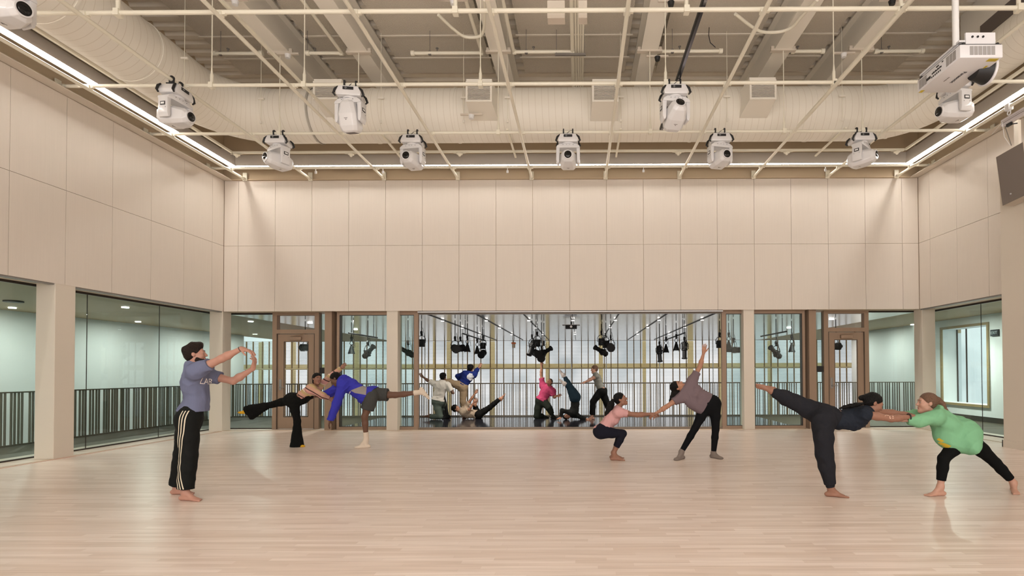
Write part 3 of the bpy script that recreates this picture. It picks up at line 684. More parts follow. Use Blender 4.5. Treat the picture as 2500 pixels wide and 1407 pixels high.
# ================================================================== sprinkler branches up in the bays
def pt(px, py, z): return PZ(px, py, z)
zs_ = 7.9
for k, (xa, ya, xb, yb, s) in enumerate(((522, 131, 640, 131, 0), (750, 130, 833, 127, 736), (1006, 130, 1176, 127, 1138), (1254, 127, 1400, 126, 1228), (1606, 125.5, 1761, 125.5, 0), (1933, 125.5, 2010, 125.5, 0), (2136, 125.5, 2252, 125.5, 0))):
    a, b = pt(xa, ya, zs_), pt(xb, yb, zs_); b.y = a.y
    e = empty('sprinkler_pipe', (a+b)/2, 'short cream sprinkler branch pipe with upright head up in the roof, %s from the left' % ORD[k], 'pipe', group='sprinkler branch pipes')
    e.location.z = zs_-.04
    obj('cross_arm', MB().tube(a, b, .033, n=12).tube(a-Vector((.02, 0, 0)), a+Vector((.05, 0, 0)), .05, n=12).tube(b-Vector((.05, 0, 0)), b+Vector((.02, 0, 0)), .05, n=12), M_pipe, e, smooth='auto')
    c = (a+b)/2
    obj('sprinkler_head', MB().tube((c.x-.2, c.y, zs_), (c.x-.2, c.y, zs_+.09), .012, n=8).tube((c.x-.2, c.y, zs_+.09), (c.x-.2, c.y, zs_+.10), .03, n=10), M_grey, e)
    obj('pipe_hanger', MB().tube((c.x-.35, c.y, zs_), (c.x-.35, c.y, 8.36), .006, n=6).tube((c.x-.35, c.y-.02, zs_), (c.x-.35, c.y+.02, zs_), .045, n=10), M_grey, e)
    if s:
        end = b if k != 3 else a
        obj('long_arm', MB().tube((end.x, 3.0, zs_), (end.x, end.y, zs_), .036, n=12), M_pipe, e, smooth='auto')
# electrical conduits in the middle bay
e = empty('conduit_bundle', (pt(1410, 0, 7.7).x, 6, 7.68), 'bundle of five cream conduits running to the back wall in the middle of the roof', 'conduit')
for px, r in ((1396, .038), (1405, .018), (1412, .022), (1418, .014), (1424, .02)):
    x = PY(px, 60, 9.8).x
    obj('conduit', MB().tube((x, 3, 7.9), (x, D-.05, 7.9), r, n=10), M_pipe, e, smooth='auto')
a = pt(1355, 130, 7.86); b = pt(1430, 130, 7.86)
obj('trapeze_channel', MB().box(a.x, a.y-.02, 7.81, b.x, a.y+.02, 7.85), M_grey, e)
obj('trapeze_rod', MB().tube((a.x+.03, a.y, 7.8), (a.x+.03, a.y, 8.34), .006, n=6), M_grey, e)
obj('trapeze_rod', MB().tube((b.x-.03, a.y, 7.8), (b.x-.03, a.y, 8.34), .006, n=6), M_grey, e)
# extra thin conduits beside the right-hand long pipe
e = empty('conduit_bundle', (lx[8]+.2, 6, ZP+.1), 'pair of thin conduits running beside the diagonal pipe on the right', 'conduit')
for dx in (.11, .18):
    obj('conduit', MB().tube((lx[7]+dx, 3, ZP+.13), (lx[7]+dx, 10.6, ZP+.13), .011, n=8), M_pipe, e, smooth='auto')
# double pipe along the left diagonal
obj('strut_channel', MB().box(lx[2]+.06, 2, ZP+.10, lx[2]+.10, 10.6, ZP+.14), M_pipe, label='thin channel running alongside the third long grid pipe from the left', cat='strut')
# bent conduits
def bent(pts, z, r, label):
    P_ = [pt(x, y, z) for x, y in pts]
    Q_ = []
    for i in range(len(P_)-1):
        for t in (0, .25, .5, .75): Q_.append(P_[i].lerp(P_[i+1], t))
    Q_.append(P_[-1])
    for _ in range(3): Q_ = [Q_[0]]+[(Q_[i-1]+Q_[i]*2+Q_[i+1])/4 for i in range(1, len(Q_)-1)]+[Q_[-1]]
    obj('bent_conduit', MB().path(Q_, r, 10), M_pipe, label=label, cat='conduit', smooth='auto')
bent([(1070, 36), (1105, 70), (1132, 91), (1158, 92), (1178, 88), (1183, 60), (1183, 0)], 7.75, .028, 'cream conduit with a wide bend left of the centre beam')
bent([(1795, 34), (1830, 62), (1858, 80), (1905, 79), (1935, 68), (1952, 45), (1995, 0)], 7.75, .028, 'cream conduit with a wide bend right of the dark rail')
# dark rail lying on the grid pipes
xr = PZ(1722, 0, ZP+.12).x
e = empty('curtain_rail', (xr, 6, ZP+.06), 'dark polished rail lying across the grid pipes right of centre', 'rail')
obj('rail', MB().box(xr-.03, 2.5, ZP+.07, xr+.012, 10.68, ZP+.13), mat('polished_steel', s2l(130, 128, 134), .2, .9), e)
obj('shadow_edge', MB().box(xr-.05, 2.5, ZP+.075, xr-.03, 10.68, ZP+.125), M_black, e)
# thin black cable and small round pendants
a = pt(1748, 30, 8.3); b = pt(1747, 122, zs_)
obj('cable', MB().path([(a.x, b.y, 8.36), (a.x-.01, b.y, 8.2), (a.x+.02, b.y, 8.05), (b.x, b.y, 7.95)], .008, 6), M_black, label='thin black cable dropping to the sprinkler pipe right of the dark rail', cat='cable')
for k, (px, py, dark) in enumerate(((1605, 142, 1), (1638, 8, 1), (703, 136, 0), (1107, 5, 0), (2060, 134, 0), (1151, 284, 0), (2178, 5, 1), (574, 5, 0))):
    z = 7.72 if k != 5 else 6.55
    p = PZ(px, py, z)
    e = empty('utility_box', (p.x, p.y, z-.04), '%s round fitting on a short strut, %s of the eight small roof fittings' % ('black' if dark else 'cream', ORD[k]), 'fitting', group='small round roof fittings')
    obj('dome', MB().tube((p.x, p.y, z-.05), (p.x, p.y, z+.02), .045, .06, n=16), M_black if dark else M_white, e)
    obj('strut', MB().box(p.x-.22, p.y-.02, z+.02, p.x+.22, p.y+.02, z+.05), M_paint, e)
# junction boxes near the top edge
for k, (x0, x1) in enumerate(((1343, 1382), (1412, 1432))):
    a = PZ(x0, 14, 7.0); b = PZ(x1, 2, 7.0)
    obj('junction_box', MB().box(a.x, 7.3, 6.30, b.x, 7.45, 6.55, bevel=.01), M_paint, label='cream electrical box above the nearest cross pipe, %s of two' % ('left' if k == 0 else 'right'), cat='box', group='electrical boxes')
# dark opening high in the right wall
e = empty('return_air_box', (7.9, 8.3, 7.45), 'cream boxed return air plenum with a dark grille high above the right duct', 'air vent')
obj('plenum', MB().box(7.62, 6.0, 7.45, 8.2, 10.6, 8.5), M_duct, e)
obj('grille', MB().box(7.60, 8.2, 7.66, 7.62, 10.06, 7.94), mat('dark_grille', s2l(112, 102, 96), .6, bump=(200, .3)), e)
# ================================================================== moving head lights
M_wb = mat('white_moulded_casing', s2l(226, 224, 224), .25, coat=.3)
M_lens = mat('lens_glass_black', (.004, .004, .005), .05)
M_mark = mat('grey_mark', s2l(120, 112, 110), .5)
def rbox(mb, x0, y0, z0, x1, y1, z1, b):
    mb.box(x0, y0, z0, x1, y1, z1, bevel=b); return mb
def moving_head(loc, base_rot, pan, tilt, label):
    """loc: point on the pipe. local: x along the pipe, -y to the front of the display"""
    e = empty('moving_head_light', loc, label, 'stage light', group='white moving head lights')
    e.rotation_euler = (0, 0, math.radians(base_rot))
    K = dict(world=False)
    mb = MB()
    for s in (-1, 1):
        mb.box(s*.092-.012, -.045, -.10, s*.092+.012, .045, .035, bevel=.008); mb.tube((s*.092-.011, 0, .02), (s*.092+.011, 0, .02), .047, n=16)
        mb.tube((s*.092, .03, -.05), (s*.092, .09, -.05), .01, n=8)
    obj('hook_clamp', mb, M_black, e, **K)
    mb = MB(); zt = -.09
    mb.prism([(-.15, zt), (.15, zt), (.20, zt-.10), (.19, zt-.155), (-.19, zt-.155), (-.20, zt-.10)], 'y', -.15, .15)
    bmesh.ops.bevel(mb.bm, geom=mb.bm.edges[:], offset=.012, segments=2, affect='EDGES', profile=.5)
    obj('base', mb, M_wb, e, smooth='auto', **K)
    obj('display', MB().box(-.085, -.156, zt-.07, .085, -.149, zt-.02, bevel=.004), M_black, e, **K)
    mb = MB()
    for dx, dz in ((-.035, 0), (-.05, 0), (-.02, 0), (-.035, .012), (-.035, -.012)): mb.box(dx-.003, -.158, zt-.045+dz-.003, dx+.003, -.155, zt-.045+dz+.003)
    obj('button_dots', mb, M_white, e, **K)
    for s in (-1, 1):
        for g in (-1, 1):
            mb = MB().path([(s*.165, g*.12, zt-.01), (s*.21, g*.13, zt-.06), (s*.235, g*.13, zt-.13), (s*.205, g*.125, zt-.165)], [.012, .02, .02, .012], 8)
            obj('handle', mb, M_black, e, smooth='auto', **K)
    obj('safety_cable', MB().path([(-.05, 0, zt), (-.03, -.02, zt+.05), (.02, -.03, zt+.09), (.06, -.01, zt+.12), (.09, 0, .03)], .005, 6), M_black, e, **K)
    # yoke
    MY = Matrix.Translation((0, 0, zt-.16)) @ Matrix.Rotation(math.radians(pan), 4, 'Z')
    mb = MB().tube((0, 0, .02), (0, 0, -.02), .12, n=24)
    mb.prism([(-.16, -.015), (.16, -.015), (.225, -.06), (.235, -.10), (.15, -.10), (-.15, -.10), (-.235, -.10), (-.225, -.06)], 'y', -.10, .10)
    for s in (-1, 1):
        mb.prism([(s*.235, -.09), (s*.165, -.09), (s*.175, -.36), (s*.19, -.40), (s*.215, -.40), (s*.235, -.34)], 'y', -.085, .085)
    bmesh.ops.bevel(mb.bm, geom=[q for q in mb.bm.edges if q.calc_length() > .03], offset=.008, segments=2, affect='EDGES', profile=.5)
    y = obj('yoke', mb.xf(MY), M_wb, e, smooth='auto', **K)
    for s in (-1, 1):
        obj('grip_recess', MB().box(s*.236-.004, -.045, -.225, s*.236+.004, .045, -.165, bevel=.003).xf(MY), M_black, y, **K)
        obj('grip_badge', MB().box(s*.236-.006, -.03, -.21, s*.236+.006, .03, -.18).xf(MY), M_white, y, **K)
        obj('screw', MB().tube((s*.236, -.05, -.26), (s*.24, -.05, -.26), .005, n=8).tube((s*.236, .05, -.26), (s*.24, .05, -.26), .005, n=8).tube((s*.1, -.101, -.045), (s*.1, -.104, -.045), .006, n=8).tube((s*.03, -.101, -.04), (s*.03, -.104, -.04), .005, n=8).xf(MY), M_black, y, **K)
    MH = MY @ Matrix.Translation((0, 0, -.31)) @ Matrix.Rotation(math.radians(tilt), 4, 'X')
    def sec(yy, w, zt_, zb_, c=.05):
        return [(w-c, yy, zt_), (-w+c, yy, zt_), (-w, yy, zt_-c), (-w, yy, zb_+c), (-w+c, yy, zb_), (w-c, yy, zb_), (w, yy, zb_+c), (w, yy, zt_-c)]
    mb = MB(); ss = [sec(-.27, .085, .075, -.085), sec(-.22, .12, .11, -.12), sec(-.05, .158, .135, -.15), sec(.14, .158, .135, -.15), sec(.21, .14, .11, -.12), sec(.235, .11, .08, -.09)]
    R = [[mb.bm.verts.new(p) for p in q] for q in ss]
    for a, b in zip(R, R[1:]):
        for k in range(8): mb.bm.faces.new((a[k], a[(k+1) % 8], b[(k+1) % 8], b[k]))
    mb.bm.faces.new(R[0][::-1]); mb.bm.faces.new(R[-1])
    bmesh.ops.bevel(mb.bm, geom=mb.bm.edges[:], offset=.01, segments=2, affect='EDGES', profile=.6)
    h = obj('head', mb.xf(MH), M_wb, e, smooth='auto', **K)
    obj('lens_ring', MB().tube((0, -.285, 0), (0, -.22, 0), .088, .098, n=32).xf(MH), M_wb, h, smooth='auto', **K)
    obj('lens', MB().tube((0, -.288, 0), (0, -.284, 0), .072, n=32).sph((0, -.283, 0), .06, (1, .25, 1), 20).xf(MH), M_lens, h, smooth='auto', **K)
    mb = MB()
    for k in range(7): mb.box(-.08, .232, -.07+k*.02, .08, .238, -.062+k*.02)
    mb.box(-.03, .02, -.1525, .03, .028, -.150).prism([(-.015, .04), (.015, .04), (0, .055)], 'z', -.1525, -.150)
    obj('vent_and_mark', mb.xf(MH), M_mark, h, **K)
    return e
def on_cross(px, py, r):
    p = PY(px, py, ty[r]); return (p.x, ty[r], ZP+.02)
moving_head(on_cross(681, 327, 1), 0, -28, 0, 'white moving head light over the back left corner, lens turned left')
moving_head(on_cross(1008, 326, 1), 0, -10, 0, 'white moving head light below the duct, second from the left in the rear row')
moving_head(on_cross(1387, 325, 1), 0, 0, 0, 'white moving head light facing straight out, middle of the rear row')
moving_head(on_cross(1757, 322, 1), 0, 14, 0, 'white moving head light, second from the right in the rear row')
moving_head(on_cross(2102, 320, 1), 0, 42, 0, 'white moving head light over the back right corner, lens turned right')
moving_head(on_cross(856, 205, 2), 8, -16, -76, 'large white moving head light with its lens tipped up out of sight')
moving_head(on_cross(1647, 202, 2), 0, 10, -24, 'white moving head light in front of the duct right of centre, lens raised')
moving_head((lx[1], 8.62, ZP-.035), 90, -8, 4, 'white moving head light on the left seen side on, lens to the right')
moving_head((lx[1], 6.05, ZP-.035), 90, -14, 6, 'large white moving head light cropped by the top left corner')
moving_head((lx[8], 8.55, ZP-.035), -90, 6, 4, 'white moving head light partly hidden under the projector')
# ================================================================== projector
M_proj = mat('projector_white', s2l(228, 226, 228), .35)
A_ = PZ(2344, 141, 4.92); B_ = PZ(2435, 151, 4.92); C_ = PZ(2237, 227.5, 4.92)
px0, px1, py0, py1, pz0 = A_.x, B_.x, A_.y, C_.y, 4.92
pz1 = PY(2345, 108, py0).z
e = empty('projector', ((px0+px1)/2, (py0+py1)/2, pz0), 'white ceiling projector hanging from a thick white pole at the upper right', 'projector')
obj('casing', MB().box(px0, py0, pz0, px1, py1, pz1, bevel=.012), M_proj, e, smooth='auto')
obj('top_gasket', MB().box(px0+.01, py0+.01, pz1, px1-.01, py1-.01, pz1+.008), M_black, e)
for (x, y) in ((px0+.05, py0+.02), (px1-.05, py0+.02), (px0+.02, py1-.06)): obj('mount_foot', MB().sph((x, y, pz1+.008), .022, (1, 1, .9), 12), M_black, e)
def grillebars(x0, x1, z0, z1, y, n, face='y'):
    mb = MB(); w = (x1-x0)/n
    for k in range(n):
        if face == 'y': mb.box(x0+k*w+w*.08, y-.003, z0, x0+(k+1)*w-w*.08, y+.001, z1)
        else: mb.box(y-.003, x0+k*w+w*.08, z0, y+.001, x0+(k+1)*w-w*.08, z1)
    return mb
M_vent = mat('vent_mesh_grey', s2l(172, 168, 166), .6, bump=(400, .5))
h_ = pz1-pz0; L_ = py1-py0; w_ = px1-px0
obj('front_vent', grillebars(px0+w_*.22, px1-w_*.18, pz0+h_*.2, pz1-h_*.15, py0, 6), M_vent, e)
obj('side_vent', grillebars(py0+L_*.08, py0+L_*.30, pz0+h_*.15, pz1-h_*.15, px0, 3, 'x'), M_vent, e)
obj('side_vent', grillebars(py1-L_*.25, py1-L_*.05, pz0+h_*.15, pz1-h_*.15, px0, 3, 'x'), M_vent, e)
mb = MB(); rr = random.Random(5)
for k in range(9): mb.box(px0-.004, py0+L_*(.40+.026*k), pz0+h_*.48, px0+.001, py0+L_*(.40+.026*k+.017), pz0+h_*(.62 if k % 2 else .58))
for k in range(6): mb.box(px0-.004, py0+L_*(.42+.04*k), pz0+h_*.22, px0+.001, py0+L_*(.42+.04*k+.018), pz0+h_*.34)
mb.box(px0-.004, py0+L_*.66, pz0+h_*.3, px0+.001, py0+L_*.76, pz0+h_*.5).box(px0-.004, py0+L_*.46, pz0+h_*.72, px0+.001, py0+L_*.52, pz0+h_*.82).box(px0-.004, py0+L_*.36, pz0+h_*.78, px0+.001, py0+L_*.39, pz0+h_*.86)
obj('connector_panel', mb, M_black, e)
M_yel = mat('yellow_label', s2l(206, 182, 60), .5)
mb = MB().box(px1-.14, py0+.02, pz0-.002, px1-.03, py0+.075, pz0+.001).box(px1-.07, py0+.16, pz0-.002, px1-.045, py0+.27, pz0+.001).box(px0+.01, py1-.07, pz0-.002, px0+.05, py1-.01, pz0+.001)
obj('warning_label', mb, M_yel, e)
me = text_mesh('Panasonic', .062); t = link_mesh('maker_lettering', me, mat('dark_lettering', s2l(60, 56, 66), .5), e)
t.matrix_local = Matrix(((0, 1, 0, .02), (1, 0, 0, .02), (0, 0, -1, -.003), (0, 0, 0, 1)))
me = text_mesh('Solid Shine', .022); t = link_mesh('small_lettering', me, M_mark, e)
t.matrix_local = Matrix(((0, 1, 0, -.09), (1, 0, 0, .06), (0, 0, -1, -.003), (0, 0, 0, 1)))
lc = Vector((px1+.02, py0+L_*.42, pz0+h_*.5))
lc.z = pz0+.03
obj('lens_barrel', MB().tube((px1-.10, lc.y, lc.z), (px1+.05, lc.y, lc.z), .10, .15, n=32), M_black, e, smooth='auto')
obj('lens_ring', MB().tube((px1+.05, lc.y, lc.z), (px1+.075, lc.y, lc.z), .165, n=32), M_proj, e, smooth='auto')
obj('lens', MB().tube((px1+.06, lc.y, lc.z), (px1+.08, lc.y, lc.z), .13, n=32), M_lens, e, smooth='auto')
obj('mount_plate', MB().box(px0+.02, py0-.02+.06, pz1+.05, px1-.05, py1-.02, pz1+.07).box(px0+.04, py0+.1, pz1+.02, px0+.06, py1-.05, pz1+.06), M_proj, e)
mb = MB().box(px0+.09, py0+.03, pz1+.02, px1-.06, py0+.05, pz1+.15)
obj('adjuster_bracket', mb, M_proj, e)
mb = MB()
for dx in (.16, .22, .28): mb.tube((px0+dx, py0+.028, pz1+.10), (px0+dx, py0+.02, pz1+.10), .012, n=10)
obj('adjuster_screw', mb, M_black, e)
pc = PY(2333, 60, py0+.12)
obj('drop_pole', MB().tube((pc.x, py0+.12, pz1+.05), (pc.x, py0+.12, ZD-.1), .034, n=20), M_white, e, smooth='auto')
# ================================================================== loudspeaker, hanging
Ys = 9.35
q = [PY(2432, 383, Ys), PY(2448, 502, Ys)]
M_spk = mat('speaker_grey', s2l(118, 108, 100), .55, bump=(220, .2))
M_spk2 = mat('speaker_cabinet', s2l(196, 184, 168), .5)
sp0 = PX(2432, 383, 7.30); sp1 = PX(2448, 502, 7.42)
zc0, zc1 = sp1.z, sp0.z
e = empty('loudspeaker', (7.62, 9.0, zc0), 'large grey wedge loudspeaker hanging from a cable at the right edge', 'speaker')
F = [PY(2432, 384, 9.45), PY(2448, 502, 9.45), PY(2512, 472, 9.05), PY(2497, 347, 9.05)]
n_ = (F[1]-F[0]).cross(F[3]-F[0]).normalized()
if n_.y < 0: n_ = -n_
Bk = [p + Vector((.28, .10, .02)) for p in F]; Bk[1] = Bk[1]+Vector((-.0, 0, .0)); 
obj('cabinet', MB().hull([p+Vector((.012, .02, 0)) for p in F]+Bk), M_spk2, e)
mb = MB(); T_ = Vector((.015, .022, 0)); mb.hull([p for p in F]+[p+T_ for p in F]); obj('grille', mb, M_spk, e)
c = F[0]*.1+F[1]*.55+F[2]*.3+F[3]*.05
obj('badge', MB().tube(c-Vector((.006, .008, 0)), c+Vector((.004, .004, 0)), .014, n=16), M_grey, e)
hp = PY(2469, 355, 9.25)
top = Vector((lx[9]-.02, 9.62, ZP-.35))
obj('hang_cable', MB().path([hp, hp.lerp(top, .5), top], .006, 6), M_grey, e)
obj('slack_cable', MB().path([hp+Vector((-.02, 0, 0)), hp+Vector((-.12, 0, .15)), hp+Vector((-.15, .0, .4)), top+Vector((-.16, .1, -.1))], .004, 6), M_white, e)
st = empty('rigging_beam', (lx[9], 8.6, ZP-.35), 'short silver rigging channel clamped to the pipe above the loudspeaker', 'rigging')
obj('channel', MB().box(lx[9]-.03, 7.4, ZP-.33, lx[9]+.03, 9.7, ZP-.21), mat('bright_aluminium', s2l(216, 210, 216), .3, .5), st)
obj('channel_slot', MB().box(lx[9]-.032, 7.4, ZP-.285, lx[9]-.029, 9.69, ZP-.275).box(lx[9]-.032, 7.4, ZP-.255, lx[9]-.029, 9.69, ZP-.25), M_mark, st)
mb = MB(); cc = Vector((lx[9], 9.55, ZP-.14)); mb.path([cc+Vector((0, .035*math.cos(a), .04*math.sin(a))) for a in [k*PI/8 for k in range(17)]], .01, 8); mb.box(lx[9]-.045, 9.5, ZP-.10, lx[9]+.045, 9.6, ZP+.02, bevel=.01)
obj('eye_clamp', mb, M_white, st)
mb = MB().box(lx[9]-.02, 9.5, ZP-.38, lx[9]+.02, 9.6, ZP-.33).tube((lx[9], 9.5, ZP-.37), (lx[9]+.02, 9.4, ZP-.40), .01)
obj('shackle', mb, M_black, st)
# ================================================================== stage lights of the gallery
M_st = mat('stage_light_black', (.007, .007, .008), .55, spec=.25)
def stage_light(p, kind, yaw, tilt, label, sc=1.0, drop=.3):
    """p: centre of the lamp body"""
    e = empty('stage_light', p, label, 'stage light', group='black stage lights in the gallery')
    K = dict(world=False); zc = (ZC-.03) - p.z
    R = Euler((math.radians(tilt), 0, math.radians(yaw))).to_matrix().to_4x4()
    mb = MB()
    if kind == 'profile':
        mb.tube((0, .17, 0), (0, -.05, 0), .085, n=16).tube((0, -.05, 0), (0, -.27, 0), .062, n=16).tube((0, -.27, 0), (0, -.30, 0), .08, n=16).box(-.07, .0, -.09, .07, .06, .09).tube((0, .17, 0), (0, .20, 0), .06, n=12)
        for s in (-1, 1): mb.tube((s*.06, -.02, .05), (s*.13, -.02, .07), .008)
    elif kind == 'par':
        mb.tube((0, .13, 0), (0, -.13, 0), .085, .11, n=18).tube((0, -.13, 0), (0, -.15, 0), .125, n=18).tube((0, .13, 0), (0, .18, 0), .06, .04, n=12)
        for k in range(4): mb.tube((0, .02+.03*k, 0), (0, .03+.03*k, 0), .108, n=18)
    elif kind == 'bell':
        R = Matrix.Identity(4)
        mb.tube((0, 0, .10), (0, 0, -.11), .035, .095, n=18).tube((0, 0, -.11), (0, 0, -.13), .10, n=18).tube((0, 0, .10), (0, 0, .14), .03, n=10)
        for s in (-1, 1): mb.tube((s*.07, 0, -.11), (s*.085, 0, -.15), .01, n=6)
    else:
        mb.box(-.09, -.06, -.11, .09, .06, .11, bevel=.01).tube((0, -.06, 0), (0, -.12, 0), .06, n=14)
    mb.xf(R @ Matrix.Scale(sc, 4))
    obj('lamp_body', mb, M_st, e, smooth='auto', **K)
    # yoke loop and clamp
    pts = [(-.11, 0, 0), (-.12, 0, .12), (-.07, 0, .20), (0, 0, .215), (.07, 0, .20), (.12, 0, .12), (.11, 0, 0)]
    if kind == 'bell': pts = [(-.02, 0, .12), (-.05, 0, .17), (-.03, 0, .23), (0, 0, .24), (.03, 0, .23), (.05, 0, .17), (.02, 0, .12)]
    Ry = Euler((0, 0, math.radians(yaw))).to_matrix()
    mb = MB().path([Ry @ (Vector(q)*sc) for q in pts], .010, 6)
    obj('yoke', mb, M_st, e, **K)
    zb = (.215 if kind != 'bell' else .24)*sc
    mb = MB().box(-.02, -.03, zb, .02, .03, zb+.09).tube((-.025, 0, zb+.09), (.025, 0, zb+.09), .05, n=14).tube((.0, 0, zb), (.05, -.02, zb+.03), .012, n=6)
    obj('clamp', mb, M_st, e, **K)
    obj('power_cable', MB().path([(0, 0, .03), (.10, .02, .05), (.09, .02, .16), (.03, .03, min(zc, .45))], .006, 6), M_st, e, **K)
    obj('hanger', MB().tube((0, 0, zb+.1), (0, 0, zc), .012, n=6), M_st, e, **K)
    return e
def YX(px, X): return X*CF/(px-1416.0)
SL = [  # picture x, y, distance, kind, yaw, tilt, label
 (1029, 838, 15.6, 'box', 0, 0, 'black stage light at the left end of the clear opening'),
 (1111, 851, 15.5, 'par', 25, 10, 'black stage can pointing left, left of a pair near the clear opening left'),
 (1124, 851, 15.9, 'par', -40, 10, 'black stage can beside its twin, right one of the left-hand pair'),
 (1141, 849, 16.5, 'bell', 0, 0, 'black bell shaped lamp right of the pair of cans'),
 (1165, 855, 17.6, 'bell', 0, 0, 'black bell shaped lamp, smaller and further right on the left bar'),
 (1179, 845, 18.6, 'box', 20, 0, 'black boxy stage light at the far end of the left bar'),
 (1178, 864, 17.8, 'par', -10, 20, 'black stage can hanging low at the far end of the left bar'),
 (1299, 846, 15.7, 'profile', -30, 60, 'tall black stage light leftmost in the cluster left of centre'),
 (1312, 838, 16.6, 'box', 10, 0, 'black boxy light high in the cluster left of centre'),
 (1309, 863, 15.9, 'par', 30, 15, 'black can low in the cluster left of centre'),
 (1328, 861, 16.4, 'profile', 60, -25, 'black profile light pointing down right in the cluster left of centre'),
 (1322, 872, 16.2, 'par', 0, 20, 'lowest black can of the cluster left of centre'),
 (1491, 848, 15.7, 'par', 0, 12, 'round black can rightmost in the cluster right of centre'),
 (1470, 859, 16.1, 'profile', -55, -25, 'black profile light pointing down left in the cluster right of centre'),
 (1468, 835, 16.8, 'box', 0, 0, 'black boxy light top left of the cluster right of centre'),
 (1479, 841, 16.4, 'box', 20, 0, 'black boxy light between the two others right of centre'),
 (1610, 861, 16.8, 'profile', 10, 78, 'slim upright black profile light on the right bar, left end'),
 (1626, 851, 17.4, 'bell', 0, 0, 'small black bell shaped lamp on the right bar'),
 (1651, 846, 16.5, 'bell', 0, 0, 'larger black bell shaped lamp on the right bar'),
 (1671, 852, 15.7, 'profile', -12, 80, 'big upright black profile light at the right end of the right bar'),
 (1757, 841, 15.9, 'box', 0, 0, 'black stage light at the right end of the clear opening'),
 (745, 849, 15.6, 'par', 90, 0, 'black can lying level, seen through the left door glass'),
 (858, 853, 16.0, 'bell', 0, 0, 'black bell shaped lamp through the glass right of the left door'),
 (898, 862, 15.4, 'profile', 62, -38, 'long black profile light slanting down right behind the left sliding glass'),
 (996, 861, 15.4, 'profile', -62, -30, 'long profile light slanting down left behind the narrow left glass'),
 (1779, 842, 16.6, 'bell', 0, 0, 'bell shaped lamp behind the narrow right glass'),
 (1791, 855, 15.4, 'profile', -90, 0, 'level black profile light behind the narrow right glass'),
 (1895, 863, 15.4, 'profile', -60, -35, 'black profile light slanting down left behind the right sliding glass'),
 (1933, 849, 16.0, 'bell', 0, 0, 'black bell shaped lamp through the glass left of the right door'),
 (2041, 846, 15.6, 'par', -90, 0, 'black can lying level, seen through the right door glass'),
]
for (px, py, Y, kd, yaw, tl, lb) in SL: stage_light(PY(px, py, Y), kd, yaw, tl, lb)
def bar(x, y0, y1, z, label):
    e = empty('lighting_bar', (x, (y0+y1)/2, z), label, 'bar', group='gallery lighting bars')
    obj('pipe', MB().tube((x, y0, z), (x, y1, z), .022, n=10), M_st, e)
    mb = MB()
    for yy in (y0+.3, y1-.3): mb.tube((x, yy, z), (x, yy, ZC-.01), .01, n=6)
    obj('drop_rod', mb, M_st, e)
for x, y0, y1, lb in ((-3.35, 15.3, 19.0, 'thin black bar running away over the left dancers'), (3.0, 15.3, 19.0, 'thin black bar running away over the crouching dancer'),
                      (-6.45, 14.9, 17.0, 'thin black bar behind the left sliding glass'), (5.75, 14.9, 17.0, 'thin black bar behind the right sliding glass')):
    bar(x, y0, y1, 2.52, lb)
# small gallery projector, beacon
p = PY(1394.5, 799, 16.0)
e = empty('small_projector', p, 'small dark projector hanging from the middle gallery track', 'projector')
obj('casing', MB().box(p.x-.17, p.y-.14, p.z-.05, p.x+.17, p.y+.14, p.z+.05, bevel=.01), M_st, e)
obj('tray', MB().box(p.x-.26, p.y-.16, p.z+.05, p.x+.26, p.y+.16, p.z+.065), mat('tray_grey', s2l(150, 145, 140), .4), e)
obj('stem', MB().tube((p.x, p.y, p.z+.05), (p.x, p.y, ZC-.03), .02, n=8), M_st, e)
obj('lens', MB().tube((p.x, p.y-.14, p.z), (p.x, p.y-.17, p.z), .035, n=16), M_white, e)
p = PY(1254, 842, 17.0)
e = empty('beacon', p, 'small orange topped device hanging from the second gallery track', 'device')
obj('cap', MB().box(p.x-.07, p.y-.05, p.z+.02, p.x+.07, p.y+.05, p.z+.07, bevel=.015), mat('orange_plastic', s2l(206, 104, 50), .5), e)
obj('body', MB().tube((p.x, p.y, p.z-.1), (p.x, p.y, p.z+.02), .05, n=14), mat('beige_plastic', s2l(176, 160, 140), .5), e)
obj('cord', MB().path([(p.x, p.y, p.z+.07), (p.x+.02, p.y, p.z+.2), (p.x-.02, p.y, ZC-.01)], .008, 6), M_st, e)
